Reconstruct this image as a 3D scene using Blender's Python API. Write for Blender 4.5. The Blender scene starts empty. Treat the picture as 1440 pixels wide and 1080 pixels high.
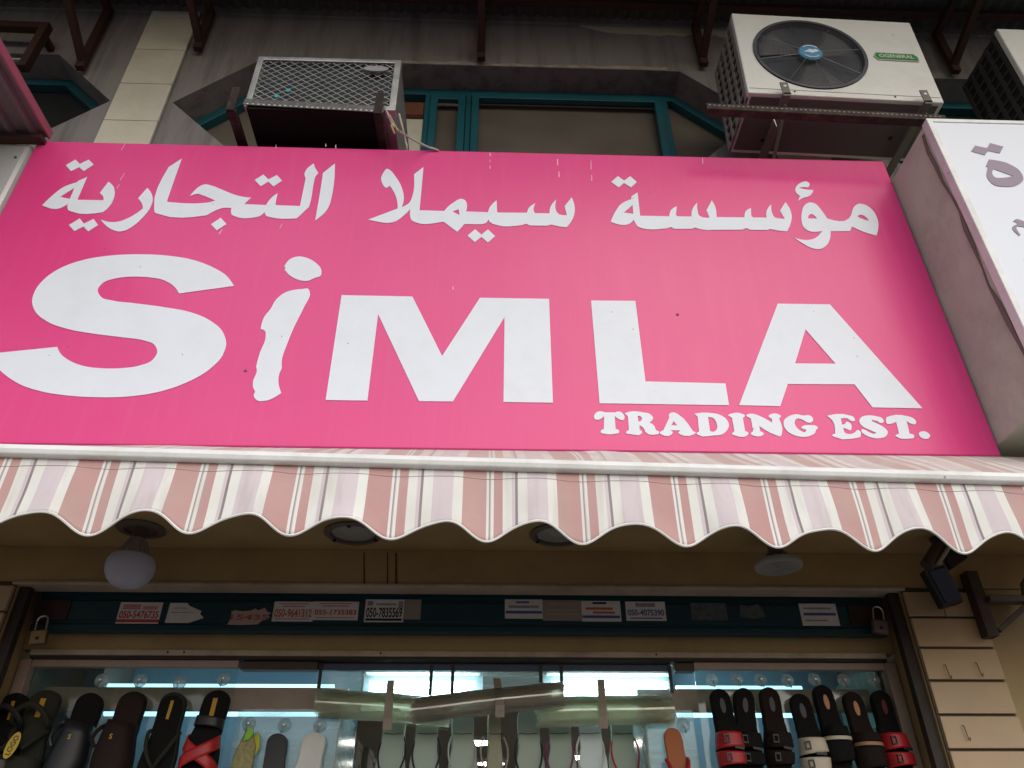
import bpy, bmesh, math, random
from mathutils import Vector, Matrix
from mathutils.geometry import tessellate_polygon
R = math.radians
random.seed(7)
scene = bpy.context.scene
col = scene.collection

# ------------------------------------------------------------------ camera
FPX = 1085.0
PITCH, YAW, ROLL = R(33.57), R(2.02), R(-0.26)
EYE = Vector((0.0, 0.0, 1.6))
cp, sp, cy, sy = math.cos(PITCH), math.sin(PITCH), math.cos(YAW), math.sin(YAW)
FW = Vector((sy*cp, cy*cp, sp))
RT0 = Vector((cy, -sy, 0)); UP0 = RT0.cross(FW)
cr, sr = math.cos(ROLL), math.sin(ROLL)
RT = RT0*cr + UP0*sr
UP = UP0*cr - RT0*sr
cam_data = bpy.data.cameras.new('camera')
cam_data.sensor_width = 36.0
cam_data.lens = FPX/1440*36
cam_data.clip_end = 500
cam_data.clip_start = 0.02
cam = bpy.data.objects.new('camera', cam_data)
col.objects.link(cam)
m = Matrix.Identity(4)
for i in range(3):
    m[i][0], m[i][1], m[i][2], m[i][3] = RT[i], UP[i], -FW[i], EYE[i]
cam.matrix_world = m
scene.camera = cam

def ray(x, y):
    return RT*((x-720)/FPX) - UP*((y-540)/FPX) + FW
def at(x, y, Y):            # where a sight line meets a plane parallel to the shop front
    d = ray(x, y)
    return EYE + d*(Y/d.y)
def atz(x, y, Z):           # the same for a level plane
    d = ray(x, y)
    return EYE + d*((Z-1.6)/d.z)

# ------------------------------------------------------------------ light
SUN_EL, SUN_AZ = 38.0, 162.0     # azimuth clockwise from the wall normal (+Y)
world = bpy.data.worlds.new('World')
scene.world = world
world.use_nodes = True
wn = world.node_tree
bg = wn.nodes['Background']
sky = wn.nodes.new('ShaderNodeTexSky')
sky.sky_type = 'NISHITA'
sky.sun_disc = False
sky.sun_elevation = R(SUN_EL)
sky.sun_rotation = R(SUN_AZ)
sky.air_density = 1.3
sky.dust_density = 2.5
sky.ozone_density = 1.0
wn.links.new(sky.outputs[0], bg.inputs[0])
bg.inputs[1].default_value = 0.12
sd = bpy.data.lights.new('sun', 'SUN')
sd.energy = 1.5
sd.angle = R(85)
sd.color = (0.965, 0.985, 1.0)
sun = bpy.data.objects.new('sun', sd)
col.objects.link(sun)
sdir = Vector((math.sin(R(SUN_AZ))*math.cos(R(SUN_EL)), math.cos(R(SUN_AZ))*math.cos(R(SUN_EL)), math.sin(R(SUN_EL))))
sun.rotation_euler = sdir.to_track_quat('Z', 'Y').to_euler()
sun.location = (0, -6, 9)
scene.view_settings.view_transform = 'Standard'
scene.view_settings.look = 'None'
scene.view_settings.exposure = 0.16
scene.view_settings.gamma = 1.0
scene.view_settings.use_curve_mapping = False
scene.render.engine = 'CYCLES'

# ------------------------------------------------------------------ materials
def lin(c):
    if isinstance(c, str):
        c = [int(c[i:i+2], 16)/255 for i in (0, 2, 4)]
        return tuple(((v+0.055)/1.055)**2.4 if v > 0.04045 else v/12.92 for v in c)
    return tuple(c)
MATS = {}
def mat(name, c, rough=0.6, metal=0.0, var=0.15, scale=6.0, bump=0.0, bscale=60.0, dirt=None, damt=0.0, dscale=3.0,
        streak=False, coat=0.0, spec=0.5, emit=None, estr=0.0, alpha=None, trans=0.0, ior=1.45):
    if name in MATS: return MATS[name]
    c = lin(c)
    mt = bpy.data.materials.new(name); mt.use_nodes = True
    nt = mt.node_tree; N = nt.nodes; L = nt.links
    p = N['Principled BSDF']
    p.inputs['Roughness'].default_value = rough
    p.inputs['Metallic'].default_value = metal
    p.inputs['Specular IOR Level'].default_value = spec
    p.inputs['IOR'].default_value = ior
    if coat: p.inputs['Coat Weight'].default_value = coat
    if trans: p.inputs['Transmission Weight'].default_value = trans
    tc = N.new('ShaderNodeTexCoord')
    out = None
    n1 = N.new('ShaderNodeTexNoise'); n1.inputs['Scale'].default_value = scale
    n1.inputs['Detail'].default_value = 5; n1.inputs['Roughness'].default_value = 0.6
    L.new(tc.outputs['Object'], n1.inputs['Vector'])
    mr = N.new('ShaderNodeMapRange')
    mr.inputs[1].default_value = 0.25; mr.inputs[2].default_value = 0.75
    mr.inputs[3].default_value = 1-var; mr.inputs[4].default_value = 1+var
    L.new(n1.outputs['Fac'], mr.inputs[0])
    mx = N.new('ShaderNodeVectorMath'); mx.operation = 'SCALE'
    mx.inputs[0].default_value = c
    L.new(mr.outputs[0], mx.inputs['Scale'])
    out = mx.outputs[0]
    if dirt is not None:
        n2 = N.new('ShaderNodeTexNoise'); n2.inputs['Scale'].default_value = dscale
        n2.inputs['Detail'].default_value = 8; n2.inputs['Roughness'].default_value = 0.7
        if streak:
            mp = N.new('ShaderNodeMapping'); mp.inputs['Scale'].default_value = (6, 6, 0.5)
            L.new(tc.outputs['Object'], mp.inputs[0]); L.new(mp.outputs[0], n2.inputs['Vector'])
        else:
            L.new(tc.outputs['Object'], n2.inputs['Vector'])
        r2 = N.new('ShaderNodeMapRange')
        r2.inputs[1].default_value = 0.45; r2.inputs[2].default_value = 0.75
        r2.inputs[3].default_value = 0; r2.inputs[4].default_value = damt
        L.new(n2.outputs['Fac'], r2.inputs[0])
        mm = N.new('ShaderNodeMix'); mm.data_type = 'RGBA'
        L.new(r2.outputs[0], mm.inputs[0]); L.new(out, mm.inputs[6])
        mm.inputs[7].default_value = (*lin(dirt), 1)
        out = mm.outputs[2]
    L.new(out, p.inputs['Base Color'])
    rr = N.new('ShaderNodeMapRange')
    rr.inputs[1].default_value = 0.3; rr.inputs[2].default_value = 0.7
    rr.inputs[3].default_value = max(0.02, rough-0.08); rr.inputs[4].default_value = min(1, rough+0.08)
    L.new(n1.outputs['Fac'], rr.inputs[0]); L.new(rr.outputs[0], p.inputs['Roughness'])
    if bump:
        n3 = N.new('ShaderNodeTexNoise'); n3.inputs['Scale'].default_value = bscale
        n3.inputs['Detail'].default_value = 4
        L.new(tc.outputs['Object'], n3.inputs['Vector'])
        b = N.new('ShaderNodeBump'); b.inputs['Strength'].default_value = bump; b.inputs['Distance'].default_value = 0.01
        L.new(n3.outputs['Fac'], b.inputs['Height']); L.new(b.outputs[0], p.inputs['Normal'])
    if emit is not None:
        p.inputs['Emission Color'].default_value = (*lin(emit), 1)
        p.inputs['Emission Strength'].default_value = estr
    MATS[name] = mt
    return mt

def glass_mat(name, c=(1, 1, 1), gloss=0.0, rough=0.05, tint=(0.9, 0.95, 0.93), haze=0.0):
    """thin clear sheet: mostly see-through, with a gloss and a little haze"""
    if name in MATS: return MATS[name]
    mt = bpy.data.materials.new(name); mt.use_nodes = True
    nt = mt.node_tree; N = nt.nodes; L = nt.links
    for n in list(N): N.remove(n)
    o = N.new('ShaderNodeOutputMaterial')
    t = N.new('ShaderNodeBsdfTransparent'); t.inputs[0].default_value = (*tint, 1)
    g = N.new('ShaderNodeBsdfGlossy'); g.inputs['Roughness'].default_value = rough
    f = N.new('ShaderNodeFresnel'); f.inputs[0].default_value = 1.45
    mx = N.new('ShaderNodeMixShader')
    ad = N.new('ShaderNodeMath'); ad.operation = 'ADD'; ad.use_clamp = True; ad.inputs[1].default_value = gloss
    L.new(f.outputs[0], ad.inputs[0]); L.new(ad.outputs[0], mx.inputs[0]); L.new(t.outputs[0], mx.inputs[1]); L.new(g.outputs[0], mx.inputs[2])
    last = mx
    if haze:
        tr = N.new('ShaderNodeBsdfTranslucent'); tr.inputs[0].default_value = (*c, 1)
        df = N.new('ShaderNodeBsdfDiffuse'); df.inputs[0].default_value = (*c, 1)
        a = N.new('ShaderNodeMixShader'); a.inputs[0].default_value = 0.4
        L.new(tr.outputs[0], a.inputs[1]); L.new(df.outputs[0], a.inputs[2])
        tc = N.new('ShaderNodeTexCoord'); ns = N.new('ShaderNodeTexNoise')
        mp = N.new('ShaderNodeMapping'); mp.inputs['Scale'].default_value = (4, 30, 30)
        L.new(tc.outputs['Object'], mp.inputs[0]); L.new(mp.outputs[0], ns.inputs['Vector'])
        ns.inputs['Scale'].default_value = 2.0; ns.inputs['Detail'].default_value = 4
        rg = N.new('ShaderNodeMapRange'); rg.inputs[1].default_value = 0.3; rg.inputs[2].default_value = 0.7
        rg.inputs[3].default_value = haze*0.6; rg.inputs[4].default_value = min(1, haze*1.4)
        L.new(ns.outputs['Fac'], rg.inputs[0])
        b = N.new('ShaderNodeMixShader'); L.new(rg.outputs[0], b.inputs[0])
        L.new(last.outputs[0], b.inputs[1]); L.new(a.outputs[0], b.inputs[2])
        last = b
    L.new(last.outputs[0], o.inputs[0])
    MATS[name] = mt
    return mt

# ------------------------------------------------------------------ mesh helpers
ORG = {}
class MB:
    def __init__(s): s.v = []; s.f = []
    def add(s, vs, fs):
        b = len(s.v); s.v += [tuple(v) for v in vs]; s.f += [tuple(i+b for i in f) for f in fs]; return s
    def box(s, x0, x1, y0, y1, z0, z1):
        return s.add([(x0,y0,z0),(x1,y0,z0),(x1,y1,z0),(x0,y1,z0),(x0,y0,z1),(x1,y0,z1),(x1,y1,z1),(x0,y1,z1)],
                     [(0,3,2,1),(4,5,6,7),(0,1,5,4),(1,2,6,5),(2,3,7,6),(3,0,4,7)])
    def obox(s, c, ax, ay, az):       # oriented box: centre and three half-axes
        c, ax, ay, az = map(Vector, (c, ax, ay, az)); vs = []
        for k in (-1, 1):
            for (i, j) in ((-1,-1),(1,-1),(1,1),(-1,1)):
                vs.append(c + ax*i + ay*j + az*k)
        return s.add(vs, [(0,3,2,1),(4,5,6,7),(0,1,5,4),(1,2,6,5),(2,3,7,6),(3,0,4,7)])
    def bar(s, a, b, w, h, up=(0,0,1)):   # rectangular bar from a to b
        a, b = Vector(a), Vector(b); d = (b-a); n = d.normalized()
        sd_ = n.cross(Vector(up))
        if sd_.length < 1e-4: sd_ = n.cross(Vector((1,0,0)))
        sd_.normalize(); u = sd_.cross(n)
        return s.obox((a+b)/2, sd_*(w/2), n*(d.length/2), u*(h/2))
    def tube(s, pts, r, seg=8, cap=True, closed=False, sub=0):
        pts = [Vector(p) for p in pts]
        if sub:
            q = []
            for i in range(len(pts)-1):
                p0, p1, p2, p3 = pts[max(i-1, 0)], pts[i], pts[i+1], pts[min(i+2, len(pts)-1)]
                for k in range(sub):
                    t = k/sub
                    q.append(0.5*((2*p1)+(p2-p0)*t+(2*p0-5*p1+4*p2-p3)*t*t+(3*p1-p0-3*p2+p3)*t**3))
            pts = q+[pts[-1]]
        n = len(pts)
        rs = r if isinstance(r, (list, tuple)) else [r]*n
        ref = None; vs = []; fs = []
        for i, p in enumerate(pts):
            if closed: d = pts[(i+1) % n] - pts[i-1]
            else: d = pts[min(i+1, n-1)] - pts[max(i-1, 0)]
            d.normalize()
            if ref is None:
                ref = Vector((0,0,1)) if abs(d.z) < 0.9 else Vector((1,0,0))
            a = ref - d*ref.dot(d); a.normalize(); ref = a; b = d.cross(a)
            for k in range(seg):
                t = 2*math.pi*k/seg
                vs.append(p + (a*math.cos(t) + b*math.sin(t))*rs[i])
        m_ = n if closed else n-1
        for i in range(m_):
            for k in range(seg):
                i2 = (i+1) % n; k2 = (k+1) % seg
                fs.append((i*seg+k, i*seg+k2, i2*seg+k2, i2*seg+k))
        if cap and not closed:
            fs.append(tuple(range(seg-1, -1, -1))); fs.append(tuple((n-1)*seg+k for k in range(seg)))
        return s.add(vs, fs)
    def lathe(s, prof, c, axis='z', seg=28):   # profile (r, h) about an axis through c
        c = Vector(c); vs = []; fs = []; n = len(prof)
        for (r, h) in prof:
            for k in range(seg):
                t = 2*math.pi*k/seg; a, b = r*math.cos(t), r*math.sin(t)
                vs.append(c + (Vector((a, b, h)) if axis == 'z' else Vector((a, h, b)) if axis == 'y' else Vector((h, a, b))))
        for i in range(n-1):
            for k in range(seg):
                k2 = (k+1) % seg
                fs.append((i*seg+k, i*seg+k2, (i+1)*seg+k2, (i+1)*seg+k))
        fs.append(tuple(range(seg))); fs.append(tuple((n-1)*seg+k for k in range(seg)))
        return s.add(vs, fs)
    def prism(s, poly, y0, y1, holes=()):     # (x, z) outline pushed along Y
        loops = [list(poly)] + [list(h) for h in holes]
        flat = [p for l in loops for p in l]; n = len(flat)
        tris = tessellate_polygon([[Vector((p[0], p[1], 0)) for p in l] for l in loops])
        vs = [(p[0], y0, p[1]) for p in flat] + [(p[0], y1, p[1]) for p in flat]
        fs = [tuple(t) for t in tris] + [tuple(i+n for i in t[::-1]) for t in tris]
        b = 0
        for l in loops:
            k = len(l)
            for i in range(k):
                j = (i+1) % k
                fs.append((b+i, b+j, b+j+n, b+i+n))
            b += k
        return s.add(vs, fs)
    def grid(s, fn, nu, nv):
        vs = [fn(i/nu, j/nv) for j in range(nv+1) for i in range(nu+1)]
        fs = [(j*(nu+1)+i, j*(nu+1)+i+1, (j+1)*(nu+1)+i+1, (j+1)*(nu+1)+i) for j in range(nv) for i in range(nu)]
        return s.add(vs, fs)
    def build(s, name, mt, parent=None, smooth=False, bevel=0.0, solid=0.0, label=None):
        o = Vector((0,0,0))
        if parent is not None: o = ORG[parent.name]
        me = bpy.data.meshes.new(name)
        me.from_pydata([Vector(v)-o for v in s.v], [], s.f)
        bm = bmesh.new(); bm.from_mesh(me)
        bmesh.ops.recalc_face_normals(bm, faces=bm.faces)
        bm.to_mesh(me); bm.free()
        if smooth:
            for p in me.polygons: p.use_smooth = True
        me.materials.append(mt)
        ob = bpy.data.objects.new(name, me); col.objects.link(ob)
        ORG[ob.name] = o
        if parent is not None: ob.parent = parent
        if solid:
            sm = ob.modifiers.new('solid', 'SOLIDIFY'); sm.thickness = solid; sm.offset = 0
        if bevel:
            bv = ob.modifiers.new('bevel', 'BEVEL'); bv.width = bevel; bv.segments = 2; bv.limit_method = 'ANGLE'; bv.angle_limit = R(40)
        if smooth:
            try:
                me.set_sharp_from_angle(angle=R(45))
            except Exception: pass
        if label: ob['label'] = label
        return ob

def thing(name, label, cat, loc=(0,0,0), group=None, kind=None):
    o = bpy.data.objects.new(name, None); col.objects.link(o)
    o.location = loc; o.empty_display_size = 0.05
    ORG[o.name] = Vector(loc)
    return tag(o, label, cat, group, kind)
def tag(o, label=None, cat=None, group=None, kind=None):
    if label: o['label'] = label
    if cat: o['category'] = cat
    if group: o['group'] = group
    if kind: o['kind'] = kind
    return o
def copy_tree(o, parent=None):
    kids = [c for c in col.objects if c.parent == o]
    c = o.copy(); col.objects.link(c); c.parent = parent
    ORG[c.name] = ORG[o.name].copy()
    for k in kids: copy_tree(k, c)
    return c
def text_mesh(name, body, width, height, mt, parent, origin, bold=0.0, align='CENTER', rot=None):
    """flat printed lettering: laid in the XZ plane facing -Y, fitted to width x height, centred on origin"""
    cu = bpy.data.curves.new('t', 'FONT'); cu.body = body; cu.size = 1.0; cu.offset = bold; cu.fill_mode = 'FRONT'
    ob = bpy.data.objects.new('t', cu); col.objects.link(ob)
    dg = bpy.context.evaluated_depsgraph_get()
    me = bpy.data.meshes.new_from_object(ob.evaluated_get(dg))
    bpy.data.objects.remove(ob); bpy.data.curves.remove(cu)
    xs = [v.co.x for v in me.vertices]; ys = [v.co.y for v in me.vertices]
    x0, x1, y0, y1 = min(xs), max(xs), min(ys), max(ys)
    po = ORG[parent.name]
    for v in me.vertices:
        a = ((v.co.x-x0)/(x1-x0)-0.5)*width; b = ((v.co.y-y0)/(y1-y0)-0.5)*height
        q = Vector((a, 0, b))
        if rot is not None: q = rot @ q
        v.co = Vector(origin) + q - po
    me.materials.clear(); me.materials.append(mt)
    me.name = name
    o = bpy.data.objects.new(name, me); col.objects.link(o); o.parent = parent; ORG[o.name] = po
    return o

# ------------------------------------------------------------------ palette
M_taupe = mat('taupe_plaster', (0.27, 0.245, 0.24), 0.85, var=0.12, scale=2.5, bump=0.25, bscale=90, dirt=(0.08, 0.065, 0.06), damt=0.8, dscale=1.6, streak=True)
M_reveal = mat('grey_brown_reveal', (0.24, 0.215, 0.19), 0.85, var=0.2, scale=4, bump=0.3, bscale=70, dirt=(0.09, 0.07, 0.06), damt=0.5)
M_litpatch = mat('lit_plaster', (0.52, 0.47, 0.36), 0.8, var=0.12, scale=3, dirt=(0.15, 0.1, 0.07), damt=0.5)
M_tancol = mat('tan_column_tile', (0.50, 0.34, 0.20), 0.4, var=0.08, scale=5, dirt=(0.3, 0.22, 0.15), damt=0.4, dscale=2)
M_tile = mat('cream_tile', (0.72, 0.68, 0.56), 0.35, var=0.07, scale=5, dirt=(0.33, 0.27, 0.2), damt=0.35, dscale=2)
M_grout = mat('dark_grout', (0.10, 0.085, 0.07), 0.9)
M_ochre = mat('ochre_paint', (0.42, 0.29, 0.135), 0.65, var=0.12, scale=2, dirt=(0.2, 0.12, 0.06), damt=0.5, dscale=2.2, bump=0.1)
M_trimtan = mat('tan_trim', (0.50, 0.40, 0.31), 0.55, var=0.12, scale=7, dirt=(0.17, 0.12, 0.09), damt=0.6, dscale=5)
M_teal = mat('teal_frame_paint', (0.012, 0.115, 0.145), 0.4, var=0.15, scale=5, dirt=(0.05, 0.06, 0.06), damt=0.5)
M_winglass = mat('dusty_brown_glass', (0.16, 0.135, 0.11), 0.35, var=0.2, scale=2, spec=0.5, dirt=(0.23, 0.2, 0.16), damt=0.5)
M_rustred = mat('dark_red_steel', (0.05, 0.017, 0.013), 0.6, var=0.25, scale=8, dirt=(0.05, 0.03, 0.02), damt=0.6)
M_sheet = mat('old_corrugated_sheet', (0.10, 0.10, 0.10), 0.6, var=0.2, scale=3, dirt=(0.06, 0.04, 0.03), damt=0.6)
M_silver = mat('brushed_silver_cladding', (0.60, 0.60, 0.60), 0.38, metal=0.25, var=0.06, scale=3, dirt=(0.3, 0.28, 0.26), damt=0.3)
M_white_vinyl = mat('white_vinyl', (0.745, 0.785, 0.865), 0.45, var=0.02, scale=4, dirt=(0.55, 0.55, 0.57), damt=0.2, dscale=9)
M_white_face = mat('white_sign_face', (0.77, 0.80, 0.87), 0.4, var=0.02, scale=2)
M_alu = mat('white_aluminium', (0.82, 0.82, 0.81), 0.4, var=0.05, scale=6, dirt=(0.42, 0.39, 0.35), damt=0.45, dscale=7)
M_mauve = mat('mauve_print', (0.30, 0.235, 0.30), 0.5, var=0.05)
M_pinkbeige = mat('aged_pink_beige_panel', (0.40, 0.30, 0.26), 0.6, var=0.12, scale=3, dirt=(0.12, 0.09, 0.08), damt=0.6, dscale=3)
M_black = mat('black_plastic', (0.015, 0.015, 0.017), 0.45, var=0.2)
M_acwhite = mat('aged_white_ac_casing', (0.76, 0.74, 0.69), 0.45, var=0.04, scale=4, dirt=(0.42, 0.38, 0.33), damt=0.4, dscale=4)
M_dark = mat('dark_cavity', (0.012, 0.012, 0.012), 0.8)
M_fanblade = mat('grey_fan_blade', (0.16, 0.155, 0.15), 0.5)
M_wire = mat('dark_wire_guard', (0.10, 0.10, 0.11), 0.4, metal=0.3)
M_galv = mat('galvanised_steel', (0.48, 0.48, 0.47), 0.4, metal=0.7, var=0.12, scale=10, dirt=(0.25, 0.21, 0.17), damt=0.5, dscale=8)
M_brownsteel = mat('brown_slotted_steel', (0.032, 0.021, 0.018), 0.7, spec=0.25, var=0.2, scale=12, dirt=(0.19, 0.15, 0.12), damt=0.4, dscale=20)
M_ply = mat('dark_stained_board', (0.012, 0.011, 0.0105), 0.9, spec=0.1, var=0.3, scale=5)
M_tealdark = mat('dark_teal_shutter_paint', (0.007, 0.045, 0.060), 0.45, var=0.2, scale=6, dirt=(0.012, 0.02, 0.022), damt=0.7, dscale=3)
M_paper = mat('white_paper', (0.72, 0.68, 0.66), 0.7, var=0.06, scale=30, dirt=(0.45, 0.37, 0.33), damt=0.4, dscale=25)
M_paperpink = mat('faded_pink_paper', (0.55, 0.36, 0.31), 0.7, var=0.15, scale=40, dirt=(0.3, 0.14, 0.1), damt=0.5, dscale=40)
M_papertan = mat('faded_tan_paper', (0.33, 0.27, 0.23), 0.75, var=0.15, scale=40, dirt=(0.2, 0.16, 0.13), damt=0.5, dscale=40)
M_paperdim = mat('worn_grey_paper', (0.10, 0.115, 0.12), 0.75, var=0.3, scale=60, dirt=(0.03, 0.05, 0.06), damt=0.8, dscale=50)
M_inkred = mat('red_ink', (0.52, 0.05, 0.05), 0.6)
M_inkorange = mat('orange_red_ink', (0.5, 0.12, 0.06), 0.6)
M_inkblack = mat('black_ink', (0.02, 0.02, 0.03), 0.6)
M_inkblue = mat('blue_ink', (0.07, 0.10, 0.30), 0.6)
M_brass = mat('brass_lock', (0.28, 0.20, 0.10), 0.4, metal=0.8, dirt=(0.2, 0.12, 0.06), damt=0.5)
M_steel = mat('bright_steel', (0.6, 0.6, 0.6), 0.25, metal=1.0)
M_bulb = mat('frosted_bulb', (0.52, 0.52, 0.66), 0.4, var=0.03)
M_bulbneck = mat('grey_bulb_neck', (0.34, 0.31, 0.31), 0.5)
M_lampdark = mat('dull_brown_fitting', (0.13, 0.10, 0.085), 0.5)
M_lens = mat('grey_lamp_lens', (0.30, 0.29, 0.29), 0.25, var=0.05)
M_floor = mat('shop_floor', (0.25, 0.23, 0.21), 0.4)
M_inwall = mat('shop_wall_paint', (0.42, 0.40, 0.36), 0.7, var=0.08)
M_inceil = mat('shop_ceiling', (0.40, 0.38, 0.34), 0.7, var=0.08)
M_tube = mat('fluorescent_tube', (0.9, 0.95, 1.0), 0.4, emit=(0.62, 0.93, 1.0), estr=11.0)
M_tubesoft = mat('cabinet_tube', (0.9, 0.95, 1.0), 0.4, emit=(0.42, 0.80, 1.0), estr=1.7)
M_down = mat('ceiling_downlight', (0.9, 0.9, 0.85), 0.4, emit=(1.0, 0.99, 0.88), estr=16.0)
M_caseback = mat('pale_case_back', (0.27, 0.38, 0.48), 0.35, var=0.05)
M_greentile = mat('pale_green_tile', (0.40, 0.50, 0.46), 0.3, var=0.06)
M_glass = glass_mat('clear_glass')
M_reflector = mat('grey_added_reflector', (0.30, 0.36, 0.38), 0.5)
M_cup = glass_mat('clear_suction_plastic', c=(0.8, 0.85, 0.86), tint=(0.85, 0.9, 0.92), rough=0.15, haze=0.42)
M_film = glass_mat('clear_vinyl_sheet', c=(0.78, 0.86, 0.84), tint=(0.92, 0.95, 0.93), rough=0.12, haze=0.22)
M_roll = glass_mat('rolled_vinyl', c=(0.76, 0.74, 0.56), tint=(0.95, 0.95, 0.88), rough=0.07, haze=0.17, gloss=0.10)
M_rolldark = glass_mat('rolled_dusty_vinyl', c=(0.60, 0.54, 0.46), tint=(0.84, 0.81, 0.75), rough=0.08, haze=0.26, gloss=0.14)
M_tape = mat('beige_tape', (0.36, 0.30, 0.25), 0.6, var=0.1, scale=12, dirt=(0.16, 0.12, 0.09), damt=0.4, dscale=20)
M_asphalt = mat('asphalt', (0.05, 0.049, 0.047), 0.9, var=0.2, scale=4, bump=0.4, bscale=120)
M_paving = mat('paving', (0.15, 0.135, 0.12), 0.85, var=0.15, scale=3, bump=0.2)
M_cable = mat('grey_cable', (0.42, 0.40, 0.37), 0.5)

def add_specks(mt, scale=11.0, size=0.035, keep=0.72, c=(0.16, 0.13, 0.12)):
    N = mt.node_tree.nodes; L = mt.node_tree.links; p = N['Principled BSDF']
    src = p.inputs['Base Color'].links[0].from_socket
    tc = N.new('ShaderNodeTexCoord'); vo = N.new('ShaderNodeTexVoronoi'); vo.inputs['Scale'].default_value = scale
    L.new(tc.outputs['Object'], vo.inputs['Vector'])
    lt = N.new('ShaderNodeMath'); lt.operation = 'LESS_THAN'; lt.inputs[1].default_value = size
    L.new(vo.outputs['Distance'], lt.inputs[0])
    sp_ = N.new('ShaderNodeSeparateColor'); L.new(vo.outputs['Color'], sp_.inputs[0])
    gt_ = N.new('ShaderNodeMath'); gt_.operation = 'GREATER_THAN'; gt_.inputs[1].default_value = keep
    L.new(sp_.outputs[0], gt_.inputs[0])
    mu = N.new('ShaderNodeMath'); mu.operation = 'MULTIPLY'; L.new(lt.outputs[0], mu.inputs[0]); L.new(gt_.outputs[0], mu.inputs[1])
    m2 = N.new('ShaderNodeMath'); m2.operation = 'MULTIPLY'; m2.inputs[1].default_value = 0.6; L.new(mu.outputs[0], m2.inputs[0])
    mx = N.new('ShaderNodeMix'); mx.data_type = 'RGBA'
    L.new(m2.outputs[0], mx.inputs[0]); L.new(src, mx.inputs[6]); mx.inputs[7].default_value = (*c, 1)
    L.new(mx.outputs[2], p.inputs['Base Color'])
add_specks(M_white_vinyl, 16, 0.05, 0.6)
add_specks(M_alu, 14, 0.06, 0.6)
add_specks(M_acwhite, 9, 0.04, 0.6)
add_specks(M_ochre, 7, 0.03, 0.7)
def pink_mat():
    mt = bpy.data.materials.new('pink_sign_vinyl'); mt.use_nodes = True
    N = mt.node_tree.nodes; L = mt.node_tree.links; p = N['Principled BSDF']
    tc = N.new('ShaderNodeTexCoord')
    n = N.new('ShaderNodeTexNoise'); n.inputs['Scale'].default_value = 1.4; n.inputs['Detail'].default_value = 4
    L.new(tc.outputs['Object'], n.inputs['Vector'])
    a = N.new('ShaderNodeMix'); a.data_type = 'RGBA'
    a.inputs[6].default_value = (0.70, 0.042, 0.21, 1); a.inputs[7].default_value = (0.74, 0.060, 0.245, 1)
    L.new(n.outputs['Fac'], a.inputs[0])
    # fine vertical wash marks and pale scuffs left by water running down
    mp = N.new('ShaderNodeMapping'); mp.inputs['Scale'].default_value = (22, 22, 1.3)
    L.new(tc.outputs['Object'], mp.inputs[0])
    n2 = N.new('ShaderNodeTexNoise'); n2.inputs['Scale'].default_value = 1.6; n2.inputs['Detail'].default_value = 6
    L.new(mp.outputs[0], n2.inputs['Vector'])
    r = N.new('ShaderNodeMapRange'); r.inputs[1].default_value = 0.5; r.inputs[2].default_value = 0.8
    r.inputs[3].default_value = 0; r.inputs[4].default_value = 0.07
    L.new(n2.outputs['Fac'], r.inputs[0])
    b = N.new('ShaderNodeMix'); b.data_type = 'RGBA'
    L.new(r.outputs[0], b.inputs[0]); L.new(a.outputs[2], b.inputs[6]); b.inputs[7].default_value = (0.74, 0.30, 0.42, 1)
    L.new(b.outputs[2], p.inputs['Base Color'])
    p.inputs['Specular IOR Level'].default_value = 0.4
    r3 = N.new('ShaderNodeMapRange'); r3.inputs[3].default_value = 0.24; r3.inputs[4].default_value = 0.40
    L.new(n2.outputs['Fac'], r3.inputs[0]); L.new(r3.outputs[0], p.inputs['Roughness'])
    wv = N.new('ShaderNodeTexNoise'); wv.inputs['Scale'].default_value = 2.2; wv.inputs['Detail'].default_value = 1
    L.new(tc.outputs['Object'], wv.inputs['Vector'])
    bp = N.new('ShaderNodeBump'); bp.inputs['Strength'].default_value = 0.25; bp.inputs['Distance'].default_value = 0.02
    L.new(wv.outputs['Fac'], bp.inputs['Height']); L.new(bp.outputs[0], p.inputs['Normal'])
    return mt
M_pink = pink_mat()
add_specks(M_pink, 9, 0.03, 0.75, (0.3, 0.03, 0.1))

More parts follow.
